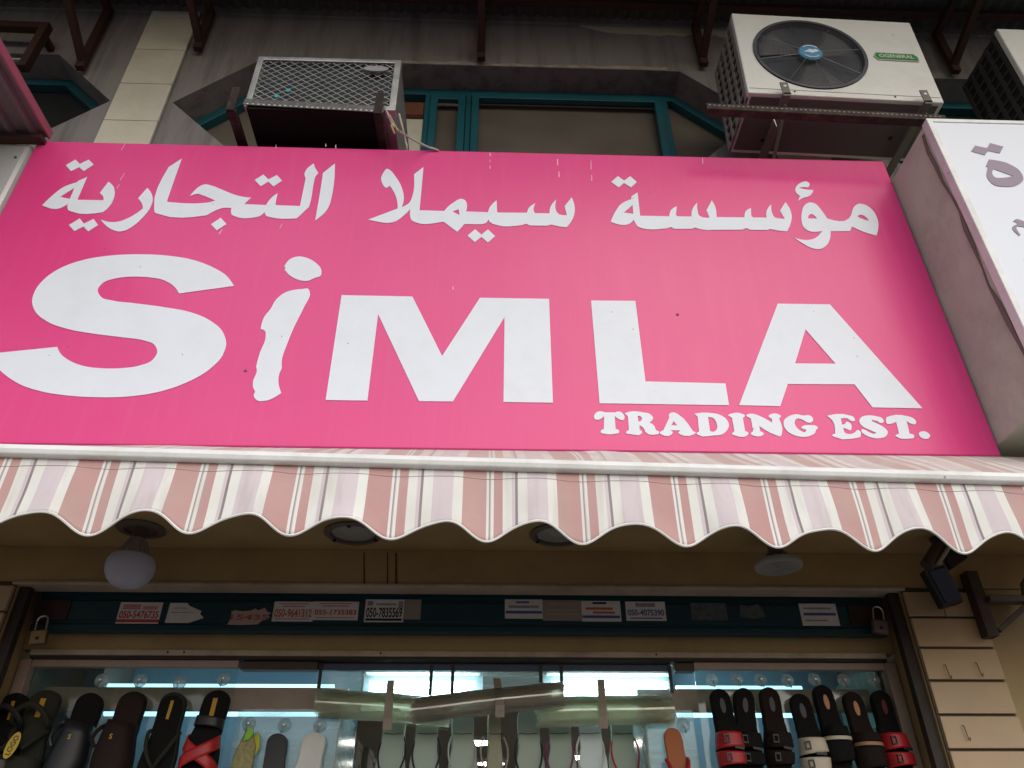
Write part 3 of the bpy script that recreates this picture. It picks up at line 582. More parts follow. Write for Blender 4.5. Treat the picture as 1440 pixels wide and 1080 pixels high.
# ------------------------------------------------------------------ the pink sign
GLYPHS = {"arabic_letter":[[[[-1.7682,3.8699],[-1.7617,3.8876],[-1.7549,3.9051],[-1.7476,3.9223],[-1.7397,3.9389],[-1.7356,3.9469],[-1.7315,3.9548],[-1.727,3.9625],[-1.7222,3.9695],[-1.7112,3.9812],[-1.6987,3.9906],[-1.685,3.9985],[-1.6708,4.0057],[-1.6725,4.0114],[-1.6428,4.0369],[-1.6421,3.9044],[-1.54,3.9048],[-1.5409,3.9091],[-1.542,3.9133],[-1.5432,3.9175],[-1.5447,3.9214],[-1.5488,3.9285],[-1.5541,3.9347],[-1.5601,3.9405],[-1.5665,3.9461],[-1.5507,4.0114],[-1.5432,4.0054],[-1.536,3.9991],[-1.5294,3.9922],[-1.5235,3.9846],[-1.5184,3.9755],[-1.514,3.9655],[-1.5104,3.9552],[-1.5075,3.9451],[-1.5055,3.9352],[-1.5043,3.9252],[-1.5037,3.9154],[-1.5036,3.9059],[-1.504,3.8971],[-1.5048,3.8885],[-1.5061,3.8803],[-1.5078,3.8724],[-1.5107,3.8633],[-1.5144,3.8548],[-1.5187,3.8468],[-1.5232,3.8391],[-1.5523,3.8316],[-1.5816,3.827],[-1.6117,3.8282],[-1.643,3.8382],[-1.6475,3.84],[-1.6521,3.8417],[-1.6565,3.844],[-1.6603,3.8475],[-1.6624,3.8506],[-1.6643,3.8543],[-1.666,3.8582],[-1.6675,3.862],[-1.669,3.8668],[-1.67,3.8715],[-1.6708,3.8764],[-1.6715,3.8812],[-1.6772,3.8728],[-1.6831,3.865],[-1.6898,3.8586],[-1.6974,3.854],[-1.7004,3.8529],[-1.7034,3.852],[-1.7066,3.8514],[-1.7098,3.8509],[-1.7232,3.8515],[-1.7376,3.8556],[-1.7527,3.8622]],[[-1.714,3.9189],[-1.674,3.9711],[-1.6724,3.909]]],[[[-1.4087,3.9201],[-1.3882,3.9815],[-1.3815,3.974],[-1.375,3.9663],[-1.369,3.9583],[-1.3637,3.9497],[-1.3596,3.9417],[-1.3559,3.9333],[-1.3527,3.9247],[-1.3503,3.9163],[-1.3484,3.9064],[-1.3475,3.8965],[-1.3473,3.8868],[-1.3475,3.8774],[-1.3492,3.8608],[-1.3528,3.8453],[-1.3576,3.8307],[-1.3627,3.8167],[-1.368,3.8033],[-1.3739,3.7905],[-1.3805,3.7785],[-1.3879,3.7677],[-1.3939,3.76],[-1.4002,3.7527],[-1.4071,3.7463],[-1.4148,3.7416],[-1.4189,3.7398],[-1.4232,3.7383],[-1.4277,3.7373],[-1.4323,3.7369],[-1.4381,3.7374],[-1.4442,3.7388],[-1.4504,3.741],[-1.4566,3.7435],[-1.4647,3.7476],[-1.4729,3.7526],[-1.481,3.7584],[-1.4889,3.7648],[-1.497,3.7723],[-1.5049,3.7806],[-1.5127,3.7894],[-1.5204,3.7986],[-1.5121,3.795],[-1.5038,3.7918],[-1.4956,3.7891],[-1.4876,3.7872],[-1.4789,3.7861],[-1.4703,3.786],[-1.4619,3.7867],[-1.4539,3.7882],[-1.4423,3.7924],[-1.4316,3.7988],[-1.4215,3.8067],[-1.4119,3.8153],[-1.4017,3.8259],[-1.3924,3.8379],[-1.3835,3.8509],[-1.375,3.8644],[-1.3773,3.871],[-1.3797,3.8776],[-1.3824,3.8839],[-1.3854,3.8901],[-1.3904,3.8982],[-1.3961,3.9058],[-1.4023,3.913]]],[[[-1.2919,4.1596],[-1.2927,3.91],[-1.2888,3.9034],[-1.2512,3.8998],[-1.2141,3.8976],[-1.1776,3.898],[-1.1422,3.9026],[-1.1373,3.9035],[-1.1324,3.9045],[-1.1276,3.9056],[-1.1229,3.9071],[-1.1182,3.9091],[-1.1136,3.9115],[-1.1091,3.9141],[-1.1047,3.9169],[-1.1188,3.9248],[-1.133,3.9325],[-1.1473,3.9396],[-1.1616,3.9459],[-1.1663,3.948],[-1.171,3.9501],[-1.1756,3.9519],[-1.1801,3.9527],[-1.1834,3.9526],[-1.1867,3.9519],[-1.1899,3.951],[-1.193,3.9498],[-1.1974,3.9478],[-1.2015,3.9453],[-1.2055,3.9425],[-1.2094,3.9395],[-1.2068,3.9479],[-1.2042,3.9562],[-1.2012,3.9643],[-1.1979,3.9719],[-1.1941,3.9798],[-1.19,3.9874],[-1.1854,3.9943],[-1.1801,3.9999],[-1.1759,4.0032],[-1.1714,4.006],[-1.1665,4.008],[-1.1615,4.0091],[-1.1563,4.0088],[-1.1509,4.0075],[-1.1453,4.0056],[-1.1398,4.0038],[-1.1274,3.999],[-1.1151,3.9931],[-1.1027,3.9866],[-1.0904,3.9804],[-1.0762,3.9731],[-1.062,3.9656],[-1.0478,3.9585],[-1.0337,3.9524],[-1.0246,3.9491],[-1.0156,3.946],[-1.0065,3.9433],[-0.9975,3.9413],[-0.9898,3.94],[-0.9821,3.9393],[-0.9744,3.9388],[-0.9668,3.9385],[-0.9858,3.9005],[-0.8995,3.8978],[-0.8987,3.9018],[-0.8978,3.9058],[-0.8969,3.9098],[-0.8959,3.9136],[-0.8936,3.9209],[-0.891,3.9279],[-0.8881,3.9347],[-0.8848,3.9411],[-0.8805,3.9481],[-0.8757,3.9546],[-0.8706,3.9608],[-0.8654,3.9667],[-0.8641,3.9034],[-0.8589,3.8982],[-0.7654,3.8962],[-0.7661,4.0584],[-0.769,4.0649],[-0.7716,4.0713],[-0.7736,4.0778],[-0.7746,4.0843],[-0.7746,4.0879],[-0.7744,4.0915],[-0.7739,4.0951],[-0.7734,4.0986],[-0.7695,4.1135],[-0.763,4.1264],[-0.7548,4.138],[-0.7456,4.149],[-0.7439,4.1432],[-0.7422,4.1374],[-0.7403,4.1318],[-0.7383,4.1264],[-0.734,4.1171],[-0.7291,4.1084],[-0.7238,4.1001],[-0.7183,4.0919],[-0.7215,4.086],[-0.7244,4.0799],[-0.7268,4.0736],[-0.7285,4.0668],[-0.7291,4.0616],[-0.7293,4.0563],[-0.7294,4.0508],[-0.7295,4.0455],[-0.7295,4.0116],[-0.728,3.9778],[-0.727,3.9444],[-0.7279,3.9121],[-0.7283,3.907],[-0.7287,3.902],[-0.7292,3.8969],[-0.7297,3.8919],[-0.7672,3.8282],[-0.7935,3.8248],[-0.8198,3.8232],[-0.8462,3.8249],[-0.8727,3.8316],[-0.877,3.8328],[-0.8814,3.834],[-0.8856,3.8357],[-0.8893,3.8385],[-0.8922,3.8423],[-0.8946,3.847],[-0.8968,3.8523],[-0.8989,3.8579],[-0.9013,3.853],[-0.9038,3.8483],[-0.9066,3.8439],[-0.9097,3.8401],[-0.9125,3.8374],[-0.9155,3.835],[-0.9187,3.8329],[-0.922,3.831],[-0.9446,3.8251],[-0.9671,3.8217],[-0.9895,3.8234],[-1.0116,3.8326],[-1.0155,3.8348],[-1.0194,3.837],[-1.0231,3.8397],[-1.026,3.8431],[-1.0276,3.8465],[-1.0287,3.8503],[-1.0297,3.8544],[-1.0305,3.8584],[-1.0314,3.8631],[-1.0319,3.8678],[-1.0323,3.8725],[-1.0327,3.8773],[-1.0343,3.877],[-1.0425,3.8777],[-1.0506,3.878],[-1.0585,3.8775],[-1.066,3.876],[-1.0707,3.8743],[-1.0754,3.872],[-1.0799,3.8695],[-1.0843,3.8668],[-1.0941,3.8599],[-1.1034,3.8518],[-1.1122,3.843],[-1.1208,3.8339],[-1.1668,3.8235],[-1.2129,3.8174],[-1.2596,3.8199],[-1.3073,3.8354],[-1.3118,3.8372],[-1.3165,3.8388],[-1.3208,3.841],[-1.3245,3.8443],[-1.3267,3.8483],[-1.3284,3.8531],[-1.3299,3.8582],[-1.3315,3.8631],[-1.3454,3.9233],[-1.3478,3.9839],[-1.3422,4.045],[-1.3324,4.1072]]],[[[-0.6996,4.0925],[-0.6581,4.151],[-0.655,4.1237],[-0.6522,4.0966],[-0.6498,4.0699],[-0.6481,4.0434],[-0.6471,4.0211],[-0.6465,3.9989],[-0.6464,3.977],[-0.6468,3.9554],[-0.6472,3.9427],[-0.6476,3.93],[-0.6485,3.9175],[-0.65,3.9055],[-0.6515,3.898],[-0.6532,3.8905],[-0.6551,3.8833],[-0.6573,3.8763],[-0.6645,3.8595],[-0.6735,3.8447],[-0.6838,3.8311],[-0.6946,3.8181],[-0.6949,3.8525],[-0.6953,3.8873],[-0.6957,3.9226],[-0.6963,3.9584],[-0.697,3.9913],[-0.6978,4.0246],[-0.6987,4.0584]]],[[[-0.4884,3.8289],[-0.3769,3.8943],[-0.3782,3.9071],[-0.3797,3.9198],[-0.3817,3.9324],[-0.3844,3.9448],[-0.3873,3.9553],[-0.3906,3.9656],[-0.3943,3.9758],[-0.3984,3.9857],[-0.4032,3.996],[-0.4085,4.0061],[-0.414,4.016],[-0.4198,4.0258],[-0.4231,4.0206],[-0.4264,4.016],[-0.4297,4.0129],[-0.433,4.0117],[-0.4373,4.014],[-0.4417,4.0195],[-0.4459,4.0267],[-0.4495,4.0338],[-0.4526,4.0411],[-0.4553,4.049],[-0.4573,4.0573],[-0.4585,4.0654],[-0.4584,4.075],[-0.4571,4.0848],[-0.4548,4.0943],[-0.4519,4.1032],[-0.4494,4.1104],[-0.4466,4.1179],[-0.4432,4.1238],[-0.4392,4.1264],[-0.4361,4.1257],[-0.4325,4.1235],[-0.429,4.1206],[-0.4256,4.1177],[-0.4185,4.1101],[-0.4122,4.1008],[-0.4063,4.0907],[-0.4005,4.0807],[-0.3926,4.0669],[-0.3852,4.0528],[-0.3783,4.0382],[-0.3724,4.0231],[-0.3674,4.0081],[-0.3631,3.9925],[-0.3597,3.9768],[-0.3577,3.9611],[-0.3571,3.9521],[-0.357,3.9431],[-0.3572,3.9341],[-0.3579,3.9253],[-0.3586,3.9195],[-0.3594,3.9137],[-0.3605,3.908],[-0.3615,3.9024],[-0.3527,3.908],[-0.3444,3.9142],[-0.3372,3.9217],[-0.3315,3.9312],[-0.3296,3.9365],[-0.328,3.9423],[-0.3266,3.9484],[-0.3253,3.9544],[-0.3205,3.9876],[-0.3198,4.0226],[-0.3219,4.0591],[-0.3253,4.0966],[-0.2887,4.1425],[-0.2895,3.8869],[-0.19,3.886],[-0.1881,3.8903],[-0.1861,3.8946],[-0.184,3.8988],[-0.1819,3.9028],[-0.1769,3.9107],[-0.1715,3.9181],[-0.1658,3.925],[-0.1598,3.9314],[-0.1508,3.9409],[-0.1411,3.9503],[-0.1311,3.9567],[-0.1212,3.9572],[-0.1178,3.9557],[-0.1144,3.9537],[-0.1111,3.9511],[-0.1083,3.9484],[-0.1026,3.937],[-0.1007,3.922],[-0.1012,3.9046],[-0.1029,3.8861],[-0.0174,3.8842],[-0.0151,3.8847],[-0.014,3.8911],[-0.0129,3.8974],[-0.0116,3.9035],[-0.01,3.9095],[-0.0048,3.9219],[0.002,3.9331],[0.0099,3.9435],[0.0184,3.9535],[0.0204,3.8889],[0.0252,3.8837],[0.1411,3.8858],[0.1424,3.8928],[0.1438,3.8995],[0.1456,3.906],[0.1478,3.9121],[0.1531,3.9211],[0.1598,3.9286],[0.1674,3.9353],[0.1756,3.9415],[0.1718,3.9298],[0.1689,3.9184],[0.1674,3.9074],[0.1683,3.8969],[0.1692,3.8938],[0.1703,3.8907],[0.1715,3.8876],[0.1728,3.8845],[0.2317,3.8854],[0.2321,3.8935],[0.2326,3.9015],[0.2335,3.9094],[0.2349,3.917],[0.2394,3.9302],[0.2457,3.9425],[0.2533,3.9542],[0.2616,3.9656],[0.2585,3.9493],[0.2563,3.9333],[0.2558,3.9182],[0.2578,3.9041],[0.2593,3.8994],[0.261,3.8947],[0.263,3.8902],[0.2652,3.8864],[0.2721,3.8802],[0.2809,3.8774],[0.2909,3.877],[0.3015,3.8777],[0.294,3.9278],[0.3254,3.9806],[0.3283,3.9689],[0.331,3.9573],[0.3332,3.9455],[0.3344,3.9336],[0.3348,3.9213],[0.3345,3.9086],[0.3334,3.8961],[0.3314,3.884],[0.3288,3.8735],[0.3255,3.8632],[0.3216,3.8532],[0.3174,3.8436],[0.3128,3.8348],[0.3078,3.8263],[0.3024,3.8182],[0.297,3.8102],[0.2899,3.8109],[0.2828,3.8116],[0.2758,3.8126],[0.2688,3.8137],[0.2606,3.8156],[0.2524,3.8178],[0.2442,3.8202],[0.2361,3.8228],[0.2186,3.8158],[0.1495,3.8155],[0.137,3.8252],[0.1212,3.8169],[0.0928,3.8109],[0.0648,3.8074],[0.0376,3.8087],[0.0115,3.8171],[0.007,3.8192],[0.0023,3.8213],[-0.0021,3.8239],[-0.0058,3.8275],[-0.0081,3.8312],[-0.01,3.8354],[-0.0117,3.84],[-0.0133,3.8449],[-0.0153,3.8391],[-0.0175,3.8337],[-0.02,3.8289],[-0.023,3.8248],[-0.0264,3.822],[-0.0302,3.8199],[-0.0343,3.8183],[-0.0386,3.817],[-0.1079,3.8155],[-0.1345,3.7725],[-0.1909,3.8264],[-0.2151,3.8198],[-0.2379,3.8142],[-0.2603,3.811],[-0.2821,3.8124],[-0.3029,3.8206],[-0.3068,3.8228],[-0.3108,3.8252],[-0.3145,3.8279],[-0.3176,3.8315],[-0.3198,3.8357],[-0.3216,3.8406],[-0.323,3.8458],[-0.3242,3.851],[-0.3259,3.8612],[-0.3266,3.8717],[-0.3265,3.8825],[-0.3261,3.8934],[-0.3328,3.882],[-0.3396,3.8708],[-0.3467,3.8602],[-0.3541,3.8501],[-0.3602,3.8423],[-0.3664,3.8347],[-0.373,3.8278],[-0.38,3.8223],[-0.3872,3.8185],[-0.3949,3.8158],[-0.4028,3.814],[-0.4107,3.813],[-0.4194,3.813],[-0.4283,3.8142],[-0.4372,3.816],[-0.4461,3.8179],[-0.4566,3.8201],[-0.4672,3.8228],[-0.4778,3.8258]],[[-0.158,3.8844],[-0.1335,3.8977],[-0.1281,3.8643]]],[[[0.4754,3.8461],[0.481,3.861],[0.4868,3.8758],[0.493,3.8905],[0.4997,3.9047],[0.5049,3.915],[0.5102,3.9253],[0.5159,3.9352],[0.5222,3.944],[0.5328,3.9549],[0.5447,3.9637],[0.5574,3.971],[0.5705,3.9776],[0.572,3.9939],[0.5997,4.0181],[0.5972,3.883],[0.716,3.8834],[0.7179,3.8929],[0.7201,3.9021],[0.7229,3.9107],[0.7265,3.9184],[0.732,3.9257],[0.7386,3.9318],[0.7459,3.9371],[0.7537,3.942],[0.7433,3.8919],[0.7482,3.8844],[0.8062,3.8848],[0.8074,3.8941],[0.8088,3.9033],[0.8107,3.9123],[0.8133,3.921],[0.8184,3.9331],[0.825,3.9445],[0.8325,3.9554],[0.8405,3.9662],[0.8388,3.9555],[0.8373,3.9448],[0.8362,3.9343],[0.8357,3.924],[0.8354,3.9155],[0.8351,3.9068],[0.8357,3.8988],[0.8378,3.8924],[0.8398,3.8897],[0.8423,3.8875],[0.8451,3.8855],[0.8479,3.8838],[0.855,3.8808],[0.8628,3.8796],[0.8711,3.8796],[0.8795,3.8803],[0.8728,3.9228],[0.9033,3.9808],[0.9062,3.9703],[0.9089,3.9598],[0.911,3.949],[0.9122,3.938],[0.9124,3.9251],[0.9115,3.9119],[0.91,3.8984],[0.9081,3.8849],[1.0224,3.8862],[1.0243,3.8955],[1.0264,3.9045],[1.0292,3.9129],[1.0329,3.9203],[1.0381,3.927],[1.0444,3.9325],[1.0515,3.9372],[1.0589,3.9416],[1.0519,3.8955],[1.0575,3.8872],[1.1137,3.8876],[1.1145,3.8967],[1.1156,3.9056],[1.1173,3.9144],[1.1197,3.923],[1.1247,3.9343],[1.1312,3.9451],[1.1388,3.9556],[1.1468,3.9659],[1.1444,3.9538],[1.1424,3.9419],[1.1411,3.9303],[1.141,3.9194],[1.1415,3.9118],[1.1423,3.9042],[1.1438,3.8974],[1.1464,3.892],[1.15,3.8887],[1.1546,3.8866],[1.1596,3.8853],[1.1646,3.8841],[1.17,3.8831],[1.1756,3.8827],[1.1813,3.8826],[1.1871,3.8827],[1.1773,3.9298],[1.209,3.9808],[1.2122,3.9717],[1.2151,3.9625],[1.2175,3.953],[1.2192,3.9431],[1.2202,3.9328],[1.2206,3.9222],[1.2203,3.9113],[1.219,3.9005],[1.2165,3.8888],[1.2129,3.877],[1.2086,3.8653],[1.204,3.8539],[1.1991,3.8433],[1.1937,3.833],[1.1879,3.8229],[1.182,3.8128],[1.175,3.8133],[1.1679,3.8138],[1.1609,3.8144],[1.154,3.8153],[1.1442,3.8171],[1.1345,3.8193],[1.1249,3.8218],[1.1153,3.8245],[1.1066,3.8181],[1.0344,3.8168],[1.0197,3.8266],[1.0016,3.8171],[0.8783,3.8123],[0.8745,3.8116],[0.8707,3.811],[0.8669,3.8105],[0.8631,3.8102],[0.8564,3.8104],[0.8498,3.8114],[0.8433,3.8128],[0.8369,3.8144],[0.8303,3.8164],[0.8237,3.8188],[0.8172,3.8214],[0.8108,3.8242],[0.8002,3.8161],[0.7269,3.8139],[0.7154,3.8245],[0.712,3.8223],[0.7086,3.8201],[0.7052,3.8182],[0.7018,3.8167],[0.6986,3.8157],[0.6953,3.815],[0.6921,3.8145],[0.6888,3.8141],[0.6647,3.8099],[0.6411,3.8074],[0.6184,3.8083],[0.597,3.8145],[0.593,3.8162],[0.589,3.8178],[0.5852,3.8199],[0.582,3.8228],[0.5795,3.8269],[0.5775,3.8318],[0.5759,3.8371],[0.5743,3.8424],[0.5729,3.8467],[0.5717,3.851],[0.5706,3.8555],[0.5695,3.8599],[0.5645,3.8525],[0.5594,3.8456],[0.554,3.8396],[0.5482,3.835],[0.5442,3.8329],[0.5401,3.8314],[0.5359,3.8302],[0.5318,3.8293],[0.5174,3.8286],[0.5032,3.8321],[0.4893,3.8384]],[[0.5329,3.899],[0.5723,3.9432],[0.5708,3.8921]]],[[[1.2036,3.7798],[1.2109,3.7763],[1.2183,3.773],[1.2259,3.7704],[1.2337,3.7686],[1.2406,3.7676],[1.2477,3.7672],[1.255,3.7674],[1.2623,3.7685],[1.2702,3.7706],[1.2783,3.7735],[1.2863,3.7774],[1.294,3.7823],[1.3025,3.7896],[1.3106,3.7985],[1.3185,3.8085],[1.3263,3.8189],[1.3105,3.8152],[1.2954,3.8129],[1.2817,3.8135],[1.2701,3.8186],[1.2656,3.8224],[1.2614,3.8269],[1.2577,3.8321],[1.255,3.838],[1.2533,3.8458],[1.2528,3.8547],[1.2531,3.8641],[1.2539,3.8735],[1.2553,3.8846],[1.2576,3.896],[1.2607,3.9075],[1.2642,3.9188],[1.268,3.9298],[1.2722,3.9409],[1.2771,3.9514],[1.283,3.9605],[1.2889,3.9672],[1.2955,3.9734],[1.3024,3.9783],[1.3089,3.9812],[1.3147,3.9818],[1.3205,3.9809],[1.326,3.9787],[1.3309,3.9759],[1.337,3.9693],[1.3416,3.9602],[1.3454,3.9499],[1.349,3.9396],[1.353,3.9278],[1.3564,3.9155],[1.3594,3.9029],[1.3621,3.8901],[1.3861,3.8808],[1.4094,3.8754],[1.4317,3.8781],[1.4524,3.8928],[1.4559,3.897],[1.4594,3.9016],[1.4628,3.9064],[1.4661,3.9113],[1.4725,3.9233],[1.4779,3.9364],[1.4835,3.9491],[1.4905,3.96],[1.4959,3.9659],[1.5017,3.9715],[1.5077,3.9761],[1.5136,3.9792],[1.5186,3.9804],[1.5237,3.9804],[1.5286,3.9796],[1.5333,3.9784],[1.5404,3.9753],[1.5469,3.9704],[1.5526,3.9643],[1.5576,3.9575],[1.5625,3.9483],[1.5664,3.9378],[1.5691,3.9263],[1.5708,3.9144],[1.5713,3.9026],[1.5709,3.8902],[1.5695,3.8775],[1.5673,3.8648],[1.5628,3.8487],[1.5567,3.8325],[1.5495,3.8163],[1.5418,3.8002],[1.532,3.8033],[1.5224,3.8066],[1.5129,3.8103],[1.5037,3.8144],[1.4907,3.8214],[1.4782,3.8295],[1.4661,3.8382],[1.454,3.8473],[1.4394,3.8213],[1.3601,3.819],[1.3573,3.8077],[1.3543,3.7966],[1.3508,3.7857],[1.3466,3.7752],[1.3413,3.7644],[1.3354,3.7538],[1.3287,3.7441],[1.3215,3.7359],[1.3147,3.7302],[1.3073,3.7254],[1.2997,3.7217],[1.2925,3.7194],[1.2854,3.7188],[1.2784,3.7196],[1.2716,3.7215],[1.2651,3.7237],[1.2554,3.7285],[1.2465,3.735],[1.238,3.7426],[1.2298,3.7504],[1.223,3.7573],[1.2164,3.7645],[1.21,3.7721]],[[1.2836,3.8878],[1.285,3.8929],[1.2865,3.8977],[1.2884,3.9022],[1.2908,3.906],[1.2934,3.9089],[1.2965,3.9116],[1.2996,3.9136],[1.3025,3.9145],[1.3052,3.914],[1.3077,3.912],[1.31,3.9093],[1.3121,3.9067],[1.3149,3.9027],[1.3172,3.8981],[1.3191,3.8932],[1.321,3.888]],[[1.4922,3.9084],[1.4946,3.9106],[1.4982,3.9129],[1.5021,3.9149],[1.5057,3.9161],[1.5102,3.916],[1.5144,3.9143],[1.5183,3.9115],[1.5217,3.9084],[1.5256,3.9033],[1.5285,3.8968],[1.5307,3.8895],[1.5327,3.8817],[1.5268,3.8833],[1.5211,3.885],[1.5156,3.8872],[1.5104,3.89],[1.504,3.894],[1.497,3.8988],[1.4922,3.9038]]]],
"arabic_mark":[[[[-1.7489,4.1031],[-1.721,4.1384],[-1.6952,4.1128],[-1.6673,4.1403],[-1.6387,4.1111],[-1.6665,4.0702],[-1.6915,4.0937],[-1.7175,4.0685]]],[[[-1.6321,3.7659],[-1.6018,3.8026],[-1.5781,3.7749],[-1.5485,3.8015],[-1.5221,3.7691],[-1.5494,3.734],[-1.5748,3.7591],[-1.6017,3.7341]]],[[[-1.0934,3.7855],[-1.0635,3.8224],[-1.0341,3.7882],[-1.0644,3.7541]]],[[[-0.97,4.0408],[-0.941,4.0749],[-0.9151,4.0459],[-0.886,4.0734],[-0.8591,4.0402],[-0.8882,4.0052],[-0.9136,4.0328],[-0.94,4.0049]]],[[[-0.0938,3.753],[-0.0651,3.7885],[-0.04,3.7596],[-0.0147,3.7891],[0.0142,3.7535],[-0.0138,3.7189],[-0.0398,3.7481],[-0.0652,3.7191]]],[[[0.495,4.0772],[0.5261,4.1144],[0.5498,4.0877],[0.5778,4.1151],[0.603,4.0808],[0.5751,4.047],[0.5485,4.0723],[0.5232,4.0453]]],[[[1.2626,3.9886],[1.2789,4.0186],[1.2754,4.022],[1.2721,4.0257],[1.2693,4.0299],[1.2673,4.0347],[1.2662,4.0401],[1.2655,4.0461],[1.2656,4.0524],[1.2666,4.0584],[1.269,4.0648],[1.2725,4.0711],[1.2766,4.0773],[1.2808,4.0828],[1.2864,4.0891],[1.2925,4.0946],[1.2989,4.0993],[1.3052,4.1029],[1.3107,4.1053],[1.3165,4.1073],[1.3218,4.1081],[1.3264,4.107],[1.3292,4.1048],[1.3319,4.1018],[1.3338,4.0981],[1.3347,4.0942],[1.3338,4.0888],[1.3313,4.0829],[1.3276,4.0764],[1.3233,4.0698],[1.319,4.0711],[1.3146,4.0722],[1.3101,4.0729],[1.3056,4.073],[1.3004,4.0725],[1.2951,4.0712],[1.2897,4.0695],[1.2843,4.0676],[1.2904,4.065],[1.2966,4.0627],[1.3028,4.0605],[1.3092,4.0588],[1.3173,4.0574],[1.3257,4.0566],[1.3342,4.0563],[1.3427,4.0561],[1.3399,4.0496],[1.3369,4.0433],[1.3337,4.0373],[1.3301,4.032],[1.3271,4.0285],[1.3239,4.0254],[1.3207,4.0225],[1.3174,4.0198],[1.3102,4.0155],[1.3029,4.0129],[1.2954,4.0105],[1.2881,4.0071],[1.2816,4.0031],[1.2753,3.9985],[1.2689,3.9936]]]],
